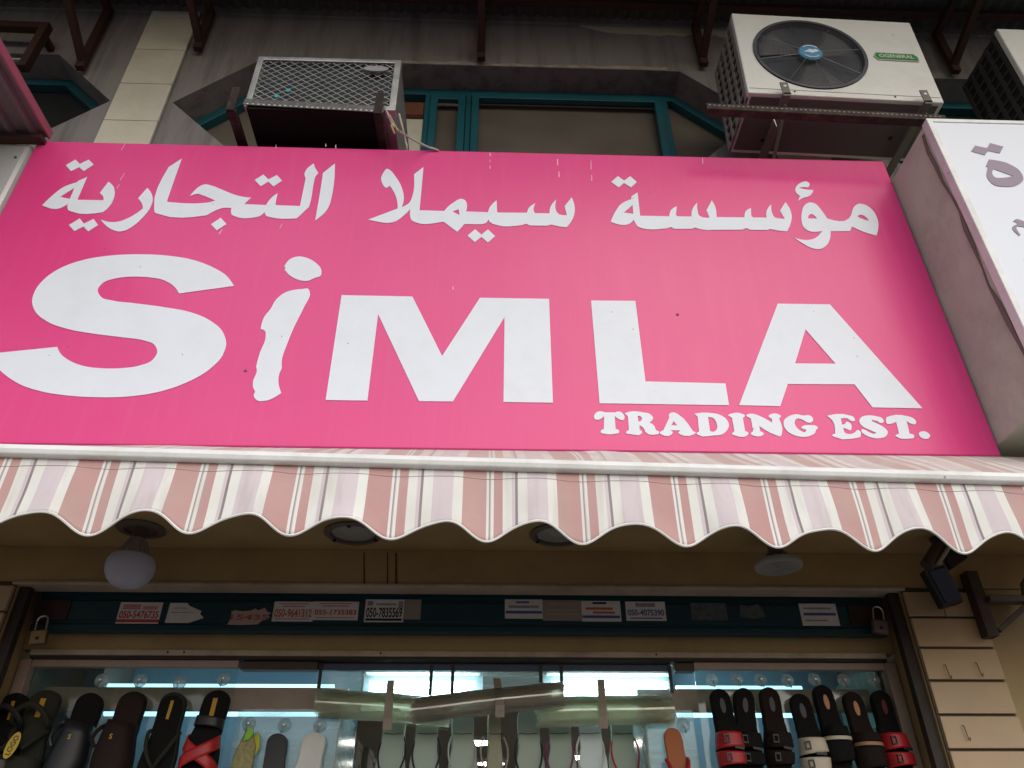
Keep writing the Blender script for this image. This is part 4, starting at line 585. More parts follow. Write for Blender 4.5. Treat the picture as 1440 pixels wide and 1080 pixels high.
"letter":[[[[-0.944,3.4744],[-1.1343,3.4337],[-1.1382,3.4393],[-1.1421,3.4448],[-1.146,3.4502],[-1.1501,3.4554],[-1.1543,3.4604],[-1.1587,3.4651],[-1.1654,3.4714],[-1.1724,3.4771],[-1.1798,3.4823],[-1.1873,3.4869],[-1.1949,3.4911],[-1.2023,3.4949],[-1.2109,3.4984],[-1.2196,3.5011],[-1.2283,3.5032],[-1.2371,3.5048],[-1.2458,3.5062],[-1.2544,3.5075],[-1.2649,3.5088],[-1.2753,3.5098],[-1.2856,3.5103],[-1.2959,3.5105],[-1.3061,3.5104],[-1.3162,3.51],[-1.3274,3.5094],[-1.3385,3.5087],[-1.3495,3.5076],[-1.3603,3.5059],[-1.3707,3.5035],[-1.3808,3.5002],[-1.3885,3.4973],[-1.3965,3.4944],[-1.4043,3.491],[-1.4115,3.4869],[-1.4176,3.4816],[-1.4223,3.4748],[-1.4245,3.4702],[-1.4266,3.465],[-1.4284,3.4595],[-1.4297,3.4538],[-1.43,3.4481],[-1.4293,3.4425],[-1.4273,3.4369],[-1.4241,3.431],[-1.4202,3.425],[-1.4157,3.4193],[-1.4111,3.4141],[-1.4067,3.4098],[-1.4002,3.4051],[-1.3932,3.4018],[-1.3859,3.3997],[-1.3784,3.3981],[-1.3709,3.3967],[-1.3637,3.3951],[-1.3501,3.392],[-1.3366,3.3898],[-1.3233,3.3884],[-1.3099,3.3872],[-1.2966,3.386],[-1.2832,3.3844],[-1.2625,3.3817],[-1.2419,3.3789],[-1.2213,3.3761],[-1.2006,3.3732],[-1.18,3.3699],[-1.1593,3.3663],[-1.1457,3.3639],[-1.1321,3.3615],[-1.1185,3.3591],[-1.1049,3.3563],[-1.0913,3.3529],[-1.0778,3.3488],[-1.0644,3.3442],[-1.051,3.3392],[-1.0375,3.3337],[-1.0243,3.3274],[-1.0113,3.3204],[-0.9986,3.3123],[-0.989,3.3057],[-0.9792,3.2986],[-0.9696,3.2911],[-0.9605,3.283],[-0.952,3.2742],[-0.9446,3.2646],[-0.9395,3.2568],[-0.9347,3.2485],[-0.9303,3.2398],[-0.9264,3.231],[-0.9232,3.2221],[-0.9209,3.2135],[-0.9195,3.2043],[-0.919,3.195],[-0.9193,3.1856],[-0.9203,3.1765],[-0.9216,3.1677],[-0.9233,3.1593],[-0.9265,3.1484],[-0.9309,3.1381],[-0.9362,3.1285],[-0.942,3.1194],[-0.9482,3.1106],[-0.9544,3.1023],[-0.9646,3.09],[-0.9757,3.0788],[-0.9877,3.0687],[-1.0001,3.0594],[-1.0129,3.0507],[-1.0258,3.0425],[-1.0385,3.035],[-1.0515,3.0281],[-1.0649,3.0218],[-1.0785,3.016],[-1.0922,3.0108],[-1.1061,3.006],[-1.1197,3.0019],[-1.1334,2.9983],[-1.1473,2.9952],[-1.1614,2.9924],[-1.1756,2.99],[-1.1898,2.9879],[-1.2057,2.986],[-1.2218,2.9846],[-1.238,2.9836],[-1.2544,2.9829],[-1.2707,2.9825],[-1.2872,2.9823],[-1.3055,2.9823],[-1.3239,2.9826],[-1.3423,2.9832],[-1.3609,2.9843],[-1.3796,2.9857],[-1.3984,2.9877],[-1.4127,2.9894],[-1.4271,2.9912],[-1.4415,2.9933],[-1.456,2.9957],[-1.4705,2.9986],[-1.4852,3.0021],[-1.4985,3.0056],[-1.5119,3.0093],[-1.5253,3.0134],[-1.5388,3.018],[-1.5523,3.0233],[-1.5658,3.0294],[-1.5751,3.0341],[-1.5844,3.0391],[-1.5937,3.0444],[-1.603,3.0501],[-1.6122,3.056],[-1.6214,3.0623],[-1.6265,3.0659],[-1.6317,3.0695],[-1.6369,3.0733],[-1.642,3.0772],[-1.647,3.0813],[-1.6519,3.0857],[-1.6561,3.0898],[-1.6603,3.0941],[-1.6644,3.0986],[-1.6683,3.1033],[-1.6721,3.108],[-1.6756,3.1129],[-1.6795,3.1193],[-1.6831,3.1259],[-1.6863,3.1327],[-1.6893,3.1397],[-1.6921,3.1468],[-1.6948,3.154],[-1.4927,3.1852],[-1.4897,3.1806],[-1.4868,3.176],[-1.4838,3.1715],[-1.4807,3.1672],[-1.4775,3.163],[-1.4742,3.1591],[-1.4676,3.1523],[-1.4605,3.1463],[-1.4531,3.1408],[-1.4454,3.1357],[-1.4378,3.1311],[-1.4302,3.1267],[-1.4218,3.1223],[-1.4133,3.1184],[-1.4047,3.1149],[-1.3961,3.1119],[-1.3875,3.1092],[-1.3791,3.1068],[-1.3692,3.1044],[-1.3594,3.1026],[-1.3496,3.1012],[-1.3399,3.1002],[-1.3302,3.0995],[-1.3206,3.0988],[-1.3092,3.0982],[-1.2978,3.098],[-1.2866,3.098],[-1.2754,3.0984],[-1.2643,3.0991],[-1.2534,3.1001],[-1.2433,3.1012],[-1.2331,3.1024],[-1.223,3.1038],[-1.2132,3.1057],[-1.2036,3.1083],[-1.1944,3.1117],[-1.1872,3.1147],[-1.1797,3.1178],[-1.1724,3.1213],[-1.1657,3.1255],[-1.16,3.1306],[-1.1555,3.137],[-1.1531,3.142],[-1.1508,3.1477],[-1.1489,3.1538],[-1.1477,3.1601],[-1.1475,3.1665],[-1.1484,3.1727],[-1.1501,3.1776],[-1.1525,3.1826],[-1.1554,3.1877],[-1.1587,3.1926],[-1.1623,3.1972],[-1.1658,3.2012],[-1.1714,3.2059],[-1.1777,3.2095],[-1.1844,3.2122],[-1.1913,3.2145],[-1.1982,3.2165],[-1.2048,3.2186],[-1.217,3.2221],[-1.2291,3.2245],[-1.2411,3.2262],[-1.2532,3.2275],[-1.2652,3.2287],[-1.2773,3.2302],[-1.2963,3.2329],[-1.3153,3.2353],[-1.3343,3.2375],[-1.3533,3.2399],[-1.3724,3.2425],[-1.3915,3.2455],[-1.4069,3.248],[-1.4222,3.2505],[-1.4376,3.2532],[-1.453,3.2562],[-1.4685,3.2598],[-1.4841,3.2642],[-1.4973,3.2683],[-1.5107,3.2725],[-1.5241,3.2771],[-1.5375,3.2824],[-1.5508,3.2887],[-1.564,3.2961],[-1.5735,3.3021],[-1.5833,3.3085],[-1.5931,3.3154],[-1.6026,3.3229],[-1.6114,3.3312],[-1.6194,3.3404],[-1.6241,3.3467],[-1.6287,3.3535],[-1.633,3.3605],[-1.637,3.3678],[-1.6405,3.3751],[-1.6434,3.3823],[-1.6461,3.3907],[-1.648,3.3993],[-1.6492,3.408],[-1.6499,3.4166],[-1.6502,3.4251],[-1.6503,3.4332],[-1.6495,3.4443],[-1.6478,3.455],[-1.6451,3.4653],[-1.6419,3.4753],[-1.6381,3.4848],[-1.6341,3.4939],[-1.6285,3.5045],[-1.622,3.5145],[-1.6149,3.5238],[-1.6071,3.5325],[-1.5989,3.5406],[-1.5906,3.5484],[-1.5804,3.5566],[-1.5697,3.5641],[-1.5584,3.5708],[-1.5467,3.5769],[-1.5347,3.5825],[-1.5226,3.5878],[-1.509,3.5931],[-1.4949,3.5978],[-1.4806,3.6018],[-1.466,3.6053],[-1.4512,3.6085],[-1.4363,3.6113],[-1.4186,3.6143],[-1.4005,3.6166],[-1.3823,3.6183],[-1.3639,3.6196],[-1.3453,3.6205],[-1.3267,3.6211],[-1.3091,3.6214],[-1.2913,3.6214],[-1.2735,3.621],[-1.2555,3.6202],[-1.2375,3.619],[-1.2194,3.6171],[-1.2032,3.6151],[-1.1869,3.6129],[-1.1705,3.6103],[-1.1541,3.6071],[-1.1377,3.6032],[-1.1213,3.5984],[-1.1075,3.5938],[-1.0936,3.5887],[-1.0798,3.583],[-1.066,3.5769],[-1.0523,3.5701],[-1.0388,3.5626],[-1.0289,3.5569],[-1.019,3.551],[-1.0091,3.5448],[-0.9994,3.5381],[-0.99,3.5307],[-0.9811,3.5225],[-0.9745,3.5154],[-0.968,3.5078],[-0.9618,3.4998],[-0.9558,3.4915],[-0.9499,3.483]]],[[[-0.6937,3.4657],[-0.706,3.4642],[-0.7183,3.4619],[-0.7303,3.4586],[-0.7417,3.4541],[-0.7523,3.448],[-0.7616,3.4401],[-0.7655,3.436],[-0.7691,3.4315],[-0.7726,3.4267],[-0.7759,3.4216],[-0.7789,3.4164],[-0.7816,3.4109],[-0.7843,3.4043],[-0.7863,3.3972],[-0.788,3.3899],[-0.7897,3.3824],[-0.7914,3.3751],[-0.7936,3.3682],[-0.7961,3.3622],[-0.7989,3.3564],[-0.8019,3.3507],[-0.8047,3.345],[-0.8072,3.3392],[-0.8093,3.333],[-0.8111,3.3245],[-0.8123,3.3156],[-0.8129,3.3065],[-0.8132,3.2971],[-0.8132,3.2877],[-0.8131,3.2782],[-0.8097,3.277],[-0.8064,3.2758],[-0.8032,3.2744],[-0.8003,3.2727],[-0.7977,3.2708],[-0.7955,3.2684],[-0.7935,3.2649],[-0.792,3.2607],[-0.7911,3.256],[-0.7904,3.2511],[-0.7899,3.2463],[-0.7893,3.2417],[-0.7886,3.2298],[-0.7895,3.2181],[-0.7913,3.2066],[-0.7937,3.1953],[-0.7958,3.184],[-0.7973,3.1725],[-0.798,3.1629],[-0.7985,3.1532],[-0.799,3.1436],[-0.7994,3.134],[-0.7997,3.1244],[-0.8,3.1148],[-0.7991,3.1127],[-0.7983,3.1106],[-0.7974,3.1085],[-0.7966,3.1065],[-0.7959,3.1044],[-0.7952,3.1023],[-0.7939,3.0939],[-0.7945,3.0856],[-0.796,3.0773],[-0.7978,3.0691],[-0.7991,3.0608],[-0.7991,3.0524],[-0.7987,3.0488],[-0.7981,3.0453],[-0.7975,3.0417],[-0.7968,3.0381],[-0.796,3.0345],[-0.7952,3.031],[-0.7844,3.0129],[-0.7852,3.0103],[-0.7859,3.0077],[-0.7865,3.0051],[-0.7869,3.0026],[-0.787,3.0001],[-0.7867,2.9977],[-0.7855,2.994],[-0.7833,2.9902],[-0.7805,2.9866],[-0.7773,2.9832],[-0.7739,2.9804],[-0.7707,2.9782],[-0.7672,2.9768],[-0.7635,2.9761],[-0.7596,2.9761],[-0.7557,2.9764],[-0.7518,2.9769],[-0.7481,2.9774],[-0.7386,2.9795],[-0.7296,2.9834],[-0.7211,2.9887],[-0.7129,2.9951],[-0.705,3.0021],[-0.6971,3.0096],[-0.6997,3.0148],[-0.7023,3.0201],[-0.7047,3.0254],[-0.707,3.0308],[-0.7091,3.0362],[-0.7109,3.0417],[-0.7126,3.0477],[-0.714,3.0539],[-0.7152,3.0601],[-0.7161,3.0664],[-0.7167,3.0726],[-0.7169,3.0787],[-0.7167,3.084],[-0.7161,3.0893],[-0.7152,3.0946],[-0.7142,3.0998],[-0.713,3.105],[-0.7117,3.1102],[-0.7127,3.1155],[-0.7137,3.1208],[-0.7147,3.1261],[-0.7155,3.1313],[-0.7162,3.1366],[-0.7167,3.1419],[-0.7172,3.154],[-0.7166,3.1659],[-0.7152,3.1778],[-0.7135,3.1897],[-0.7115,3.2016],[-0.7098,3.2135],[-0.7078,3.227],[-0.7057,3.2404],[-0.7034,3.2539],[-0.7009,3.2673],[-0.6983,3.2808],[-0.6956,3.2943],[-0.6925,3.3081],[-0.689,3.3219],[-0.6854,3.3357],[-0.6818,3.3495],[-0.6785,3.3636],[-0.6755,3.3779],[-0.6725,3.3903],[-0.6685,3.4029],[-0.6647,3.4156],[-0.6621,3.4284],[-0.6618,3.441],[-0.6648,3.4533],[-0.6658,3.4556],[-0.6668,3.458],[-0.6679,3.4603],[-0.669,3.4626],[-0.6703,3.4646],[-0.6716,3.4662],[-0.6747,3.4682],[-0.6782,3.4688],[-0.682,3.4684],[-0.686,3.4674],[-0.69,3.4664]]],[[[-0.7774,3.5746],[-0.7752,3.5817],[-0.7729,3.5886],[-0.7704,3.5953],[-0.7676,3.6014],[-0.7643,3.607],[-0.7605,3.6118],[-0.7568,3.6153],[-0.7527,3.6183],[-0.7483,3.6208],[-0.7436,3.6229],[-0.7389,3.6246],[-0.7341,3.6256],[-0.7285,3.6262],[-0.7227,3.6259],[-0.7167,3.625],[-0.7107,3.6236],[-0.7048,3.6217],[-0.699,3.6196],[-0.6925,3.6168],[-0.6859,3.6135],[-0.6795,3.6097],[-0.6732,3.6053],[-0.6671,3.6005],[-0.6614,3.5952],[-0.6567,3.5904],[-0.6518,3.5852],[-0.6472,3.5798],[-0.643,3.574],[-0.6395,3.5679],[-0.637,3.5615],[-0.6358,3.5568],[-0.6348,3.5517],[-0.6341,3.5465],[-0.6338,3.5415],[-0.6341,3.5368],[-0.6349,3.533],[-0.6371,3.5295],[-0.6403,3.5269],[-0.6442,3.525],[-0.6485,3.5233],[-0.6528,3.5217],[-0.6567,3.5197],[-0.6602,3.5174],[-0.6635,3.5149],[-0.6669,3.5124],[-0.6702,3.5101],[-0.6737,3.5081],[-0.6773,3.5066],[-0.6835,3.5052],[-0.69,3.5048],[-0.6968,3.5054],[-0.7036,3.5066],[-0.7104,3.5085],[-0.717,3.5108],[-0.7235,3.5135],[-0.7299,3.517],[-0.7363,3.521],[-0.7426,3.5255],[-0.7487,3.5305],[-0.7545,3.5359],[-0.7579,3.5395],[-0.7612,3.5432],[-0.7644,3.5471],[-0.7676,3.5512],[-0.7708,3.5553],[-0.7739,3.5595],[-0.7696,3.568]]],[[[-0.5467,3.4399],[-0.2877,3.4393],[-0.1663,3.1721],[-0.0391,3.4392],[0.216,3.4401],[0.2154,2.9863],[0.0485,2.9863],[0.0516,3.351],[-0.1213,2.9856],[-0.2351,2.9851],[-0.4057,3.3547],[-0.4073,2.9843],[-0.5463,2.9841]]],[[[0.3718,3.4357],[0.5368,3.4381],[0.5386,3.0784],[0.8168,3.0755],[0.8146,2.9865],[0.3736,2.9867]]],[[[1.0702,3.4368],[1.2676,3.4384],[1.4824,2.9849],[1.3092,2.9858],[1.2705,3.0797],[1.0351,3.0768],[0.9904,2.9856],[0.8494,2.9871]],[[1.1495,3.3183],[1.2243,3.1662],[1.079,3.1648]]]],
"small_letter":[[[[0.3509,2.9331],[0.352,2.9383],[0.3547,2.9436],[0.3581,2.948],[0.3616,2.951],[0.3657,2.9533],[0.3698,2.9548],[0.3763,2.9551],[0.3828,2.9535],[0.3894,2.9508],[0.4234,2.9513],[0.4284,2.9534],[0.4333,2.9548],[0.4378,2.9549],[0.4418,2.9535],[0.4455,2.951],[0.4486,2.9478],[0.4516,2.9429],[0.4537,2.9371],[0.4537,2.9314],[0.4524,2.928],[0.4503,2.9245],[0.4479,2.9222],[0.4448,2.9215],[0.4414,2.9221],[0.4381,2.923],[0.4317,2.9262],[0.4261,2.9314],[0.4209,2.9375],[0.4198,2.8871],[0.425,2.8859],[0.4292,2.884],[0.4313,2.8809],[0.4313,2.8783],[0.4308,2.8753],[0.4298,2.8729],[0.4265,2.8704],[0.4217,2.8695],[0.417,2.8688],[0.4047,2.8666],[0.3924,2.8662],[0.3808,2.8683],[0.3762,2.8694],[0.3717,2.8708],[0.3694,2.8735],[0.3695,2.8756],[0.3701,2.8779],[0.371,2.88],[0.3734,2.8824],[0.3767,2.8839],[0.3805,2.8849],[0.3856,2.9369],[0.3794,2.9303],[0.373,2.9248],[0.3662,2.9219],[0.3623,2.9213],[0.3583,2.9214],[0.355,2.9227],[0.353,2.9255],[0.3515,2.9292]]],[[[0.4557,2.9479],[0.4582,2.9493],[0.4606,2.9507],[0.4631,2.952],[0.4819,2.9569],[0.5012,2.9563],[0.52,2.9529],[0.5278,2.9516],[0.5356,2.9498],[0.542,2.946],[0.5456,2.9417],[0.5486,2.9365],[0.5498,2.9313],[0.5475,2.9252],[0.5424,2.9192],[0.5357,2.9132],[0.5406,2.9105],[0.5451,2.9074],[0.5488,2.9036],[0.5512,2.8974],[0.5526,2.8903],[0.5552,2.8844],[0.5585,2.8823],[0.5623,2.8807],[0.5643,2.8781],[0.5643,2.8765],[0.5641,2.8748],[0.5638,2.8733],[0.5601,2.8697],[0.5539,2.8683],[0.5478,2.8676],[0.5421,2.8669],[0.5365,2.8669],[0.5311,2.868],[0.5273,2.8695],[0.5237,2.8716],[0.5206,2.8742],[0.5175,2.88],[0.5155,2.8871],[0.5127,2.8934],[0.5092,2.897],[0.5052,2.9001],[0.501,2.9029],[0.4993,2.8851],[0.5028,2.8835],[0.5056,2.8815],[0.5071,2.8788],[0.5069,2.8763],[0.506,2.8734],[0.5049,2.8708],[0.4955,2.8645],[0.4811,2.8657],[0.4671,2.8686],[0.4617,2.8688],[0.4565,2.8692],[0.4539,2.8716],[0.4541,2.8733],[0.4546,2.8753],[0.4552,2.8771],[0.4574,2.8799],[0.4606,2.8819],[0.4642,2.8836],[0.4652,2.9365]],[[0.4987,2.9387],[0.5031,2.9385],[0.507,2.9377],[0.5098,2.9356],[0.511,2.9332],[0.5117,2.9303],[0.5118,2.9275],[0.5108,2.9242],[0.509,2.9209],[0.5067,2.9186],[0.5042,2.9175],[0.5013,2.9173],[0.4981,2.9174]]],[[[0.6051,2.947],[0.6074,2.9498],[0.6106,2.9521],[0.6139,2.9538],[0.6176,2.9547],[0.6216,2.9546],[0.6253,2.954],[0.629,2.9524],[0.6325,2.95],[0.6359,2.9475],[0.6531,2.9301],[0.6661,2.9077],[0.677,2.883],[0.6814,2.8813],[0.6848,2.8795],[0.6861,2.8774],[0.6843,2.8748],[0.6805,2.872],[0.6766,2.8695],[0.6624,2.864],[0.6473,2.8638],[0.6345,2.8689],[0.6316,2.871],[0.6288,2.8733],[0.6276,2.8758],[0.629,2.8786],[0.6323,2.8816],[0.6365,2.8846],[0.6015,2.8851],[0.6052,2.8828],[0.608,2.8802],[0.609,2.8772],[0.6083,2.8747],[0.6068,2.8721],[0.6053,2.8697],[0.5943,2.8629],[0.5801,2.8632],[0.5689,2.8695],[0.5677,2.871],[0.5665,2.8727],[0.5658,2.8743],[0.5673,2.8781],[0.5723,2.8815],[0.579,2.8847],[0.6044,2.9338],[0.6039,2.9387],[0.6039,2.9432]],[[0.617,2.9209],[0.6271,2.9039],[0.608,2.9045]]],[[[0.6913,2.9507],[0.6944,2.9515],[0.6976,2.9522],[0.7007,2.9529],[0.7181,2.9551],[0.7353,2.9553],[0.7522,2.9537],[0.7607,2.9526],[0.7692,2.951],[0.777,2.9481],[0.7842,2.9439],[0.7907,2.9385],[0.7959,2.932],[0.7993,2.925],[0.8018,2.9171],[0.8022,2.9092],[0.7998,2.9007],[0.7953,2.8922],[0.7898,2.8847],[0.7841,2.8792],[0.7775,2.8745],[0.7708,2.8709],[0.7624,2.8685],[0.7536,2.8678],[0.745,2.8674],[0.7258,2.8642],[0.7067,2.8624],[0.692,2.8688],[0.6905,2.8703],[0.6891,2.8719],[0.6884,2.8735],[0.6897,2.8763],[0.6932,2.879],[0.698,2.8817],[0.701,2.9387]],[[0.7357,2.9386],[0.7418,2.938],[0.7474,2.9369],[0.7522,2.9346],[0.7569,2.929],[0.7601,2.9215],[0.7618,2.9134],[0.7621,2.9057],[0.7612,2.8976],[0.7583,2.8907],[0.7551,2.8869],[0.7512,2.8835],[0.7471,2.8815],[0.7431,2.8812],[0.739,2.8822],[0.7348,2.8839]]],[[[0.8061,2.9476],[0.8082,2.9492],[0.8115,2.9507],[0.8148,2.9521],[0.8287,2.9562],[0.8428,2.9567],[0.8549,2.9527],[0.8581,2.9508],[0.8611,2.9487],[0.8624,2.9462],[0.8611,2.9431],[0.8578,2.9397],[0.8535,2.9362],[0.8525,2.8857],[0.8575,2.8836],[0.8612,2.8811],[0.8624,2.8778],[0.8614,2.8752],[0.8596,2.8723],[0.8576,2.8697],[0.8451,2.8627],[0.8295,2.8636],[0.8153,2.8684],[0.8116,2.8699],[0.808,2.8716],[0.8063,2.8737],[0.8077,2.8768],[0.8115,2.8805],[0.8165,2.8845],[0.8167,2.9372],[0.8107,2.9409],[0.8066,2.9445]]],[[[0.867,2.9479],[0.869,2.9495],[0.872,2.9511],[0.8749,2.9524],[0.8817,2.9539],[0.8885,2.9537],[0.895,2.9527],[0.9005,2.951],[0.9058,2.9486],[0.911,2.946],[0.9247,2.9381],[0.9377,2.9289],[0.9501,2.919],[0.9517,2.9344],[0.9465,2.9383],[0.9429,2.9421],[0.9424,2.9458],[0.9447,2.9485],[0.9486,2.9511],[0.9524,2.9533],[0.9613,2.956],[0.9704,2.9559],[0.9782,2.953],[0.9813,2.951],[0.9842,2.9486],[0.9854,2.9459],[0.9839,2.9429],[0.9806,2.9398],[0.9764,2.9365],[0.9797,2.9163],[0.9801,2.8966],[0.9747,2.8778],[0.9728,2.874],[0.9708,2.8701],[0.9684,2.8675],[0.9647,2.8671],[0.9605,2.8687],[0.9563,2.8705],[0.9373,2.8792],[0.92,2.8916],[0.9036,2.9059],[0.9029,2.8864],[0.9088,2.8828],[0.9129,2.8792],[0.9136,2.8753],[0.9116,2.8728],[0.9084,2.8703],[0.9052,2.8681],[0.8977,2.8655],[0.8898,2.8654],[0.8824,2.8668],[0.877,2.8687],[0.8718,2.8713],[0.8698,2.8747],[0.8714,2.878],[0.875,2.8819],[0.8797,2.8861],[0.8804,2.9349],[0.8725,2.9395],[0.8672,2.9439]]],[[[1.0789,2.921],[1.0833,2.9229],[1.0877,2.9261],[1.0909,2.93],[1.0921,2.9338],[1.0924,2.9379],[1.092,2.9416],[1.0897,2.946],[1.0858,2.9493],[1.0812,2.9514],[1.0758,2.9516],[1.0696,2.9502],[1.0636,2.9494],[1.0562,2.9507],[1.049,2.953],[1.0416,2.9541],[1.0325,2.9532],[1.0232,2.9508],[1.0143,2.947],[1.0059,2.9421],[0.9979,2.9359],[0.9919,2.9285],[0.9893,2.9217],[0.9879,2.9142],[0.9876,2.9072],[0.9891,2.8995],[0.9922,2.8924],[0.9962,2.8862],[1.0018,2.8804],[1.0086,2.8758],[1.0159,2.872],[1.0243,2.8688],[1.0334,2.8667],[1.0428,2.866],[1.0515,2.8666],[1.0605,2.8682],[1.0694,2.8712],[1.0759,2.8742],[1.0823,2.8778],[1.0875,2.8828],[1.0896,2.8862],[1.0913,2.8901],[1.0929,2.8942],[1.097,2.8969],[1.1003,2.8997],[1.1018,2.9024],[1.1012,2.9047],[1.0995,2.9069],[1.0976,2.9089],[1.0914,2.9118],[1.0835,2.9121],[1.0754,2.9118],[1.0676,2.9118],[1.0596,2.911],[1.0519,2.9082],[1.0493,2.9066],[1.0468,2.9048],[1.0451,2.9032],[1.0456,2.8995],[1.0515,2.8964],[1.0601,2.8937],[1.0587,2.8901],[1.0571,2.8871],[1.0554,2.8849],[1.0512,2.884],[1.0464,2.886],[1.042,2.8885],[1.0369,2.8923],[1.0327,2.8972],[1.0294,2.9029],[1.0272,2.9085],[1.0258,2.9146],[1.026,2.9208],[1.028,2.9263],[1.0311,2.9318],[1.0349,2.9357],[1.0393,2.9372],[1.0444,2.9369],[1.0492,2.936],[1.0554,2.933],[1.061,2.9285],[1.0668,2.9247],[1.0707,2.9228],[1.0748,2.9212]]],[[[1.142,2.949],[1.1448,2.95],[1.1476,2.9509],[1.1504,2.9518],[1.1757,2.9572],[1.2004,2.9577],[1.2225,2.952],[1.2267,2.9503],[1.2309,2.9485],[1.2338,2.9455],[1.2353,2.9412],[1.2359,2.9361],[1.2348,2.9323],[1.2319,2.9307],[1.2279,2.9299],[1.2241,2.9298],[1.2193,2.9322],[1.2154,2.9367],[1.2109,2.9402],[1.2039,2.9415],[1.196,2.9411],[1.1878,2.9398],[1.1864,2.9161],[1.19,2.916],[1.1935,2.9163],[1.1967,2.9176],[1.1995,2.9205],[1.2021,2.9243],[1.2048,2.9269],[1.209,2.9272],[1.2134,2.9252],[1.2165,2.9222],[1.2178,2.918],[1.218,2.9127],[1.2171,2.9074],[1.2152,2.9019],[1.2124,2.8963],[1.2093,2.8933],[1.2069,2.8938],[1.2044,2.8957],[1.2018,2.8974],[1.1971,2.8997],[1.1924,2.9017],[1.1876,2.9037],[1.1868,2.8962],[1.1869,2.8894],[1.1886,2.8843],[1.1933,2.8808],[1.2002,2.8794],[1.2073,2.8797],[1.2126,2.8811],[1.218,2.8834],[1.2232,2.8864],[1.227,2.8898],[1.2307,2.8936],[1.2341,2.8957],[1.2377,2.8948],[1.241,2.8919],[1.2431,2.8883],[1.2428,2.8824],[1.2398,2.8752],[1.2354,2.8673],[1.2037,2.8606],[1.1745,2.8588],[1.1504,2.867],[1.1472,2.869],[1.144,2.8711],[1.1428,2.8733],[1.1448,2.8757],[1.1493,2.8781],[1.155,2.8806],[1.159,2.8998],[1.1606,2.9178],[1.1574,2.9327],[1.1533,2.9388],[1.1479,2.9441]]],[[[1.3336,2.9306],[1.3312,2.9279],[1.3278,2.9255],[1.3246,2.9238],[1.3193,2.9245],[1.3145,2.9284],[1.3095,2.9318],[1.3042,2.9334],[1.2988,2.9346],[1.2932,2.9355],[1.2919,2.9306],[1.2969,2.9278],[1.3019,2.9249],[1.3068,2.9219],[1.3146,2.9173],[1.3221,2.9123],[1.3282,2.9059],[1.3317,2.901],[1.3346,2.8956],[1.3352,2.8897],[1.3331,2.8842],[1.3293,2.8783],[1.325,2.8734],[1.3183,2.8691],[1.3105,2.8666],[1.3029,2.8651],[1.2942,2.8642],[1.2857,2.8648],[1.2777,2.8663],[1.2704,2.8685],[1.2635,2.8715],[1.2574,2.8756],[1.2518,2.88],[1.2469,2.8851],[1.2459,2.8916],[1.2466,2.894],[1.2477,2.8964],[1.249,2.8982],[1.2512,2.8989],[1.2537,2.8987],[1.2562,2.8983],[1.2619,2.8956],[1.2666,2.8911],[1.2718,2.8872],[1.2777,2.8838],[1.2839,2.8811],[1.2903,2.8819],[1.2921,2.8831],[1.2939,2.8844],[1.2957,2.8859],[1.2876,2.8898],[1.2796,2.894],[1.2719,2.8985],[1.2649,2.9026],[1.258,2.907],[1.2528,2.9129],[1.2503,2.9179],[1.2484,2.9235],[1.2484,2.9292],[1.2505,2.9344],[1.254,2.9397],[1.258,2.9443],[1.2648,2.9487],[1.2727,2.9512],[1.2804,2.9529],[1.2922,2.954],[1.3036,2.9527],[1.3144,2.9501],[1.3202,2.9487],[1.3257,2.947],[1.33,2.9437],[1.3324,2.9397],[1.3341,2.9349]]],[[[1.3407,2.9323],[1.3418,2.937],[1.3437,2.9417],[1.3464,2.9457],[1.3498,2.9482],[1.354,2.9499],[1.3581,2.9515],[1.3813,2.9573],[1.404,2.9565],[1.4246,2.9512],[1.4292,2.9497],[1.4337,2.948],[1.4374,2.9455],[1.4412,2.9408],[1.444,2.9351],[1.4435,2.929],[1.4419,2.9262],[1.4398,2.9234],[1.4375,2.9213],[1.4338,2.9203],[1.4299,2.921],[1.4262,2.9221],[1.4209,2.9247],[1.4164,2.9288],[1.4122,2.9335],[1.4079,2.8844],[1.4147,2.8829],[1.4198,2.8806],[1.4213,2.8765],[1.4205,2.8738],[1.4191,2.8709],[1.4175,2.8684],[1.4124,2.8655],[1.4058,2.865],[1.3994,2.8649],[1.3884,2.8637],[1.3777,2.8636],[1.3684,2.866],[1.3635,2.8688],[1.3588,2.8721],[1.3575,2.8755],[1.3602,2.8783],[1.3655,2.8811],[1.3721,2.8838],[1.3751,2.9296],[1.3674,2.9257],[1.3598,2.9226],[1.3525,2.921],[1.3483,2.9205],[1.3441,2.9205],[1.3412,2.9218],[1.3403,2.9246],[1.3402,2.9284]]],[[[1.44,2.8865],[1.4435,2.8898],[1.4487,2.8923],[1.4536,2.8938],[1.4596,2.8942],[1.4652,2.8928],[1.4697,2.8901],[1.4731,2.8866],[1.4756,2.882],[1.4758,2.8773],[1.4733,2.8732],[1.4693,2.869],[1.4651,2.8659],[1.4599,2.8642],[1.4543,2.8644],[1.4494,2.8656],[1.4452,2.8678],[1.4416,2.871],[1.4394,2.8751],[1.4389,2.8788],[1.4389,2.8829]]]],
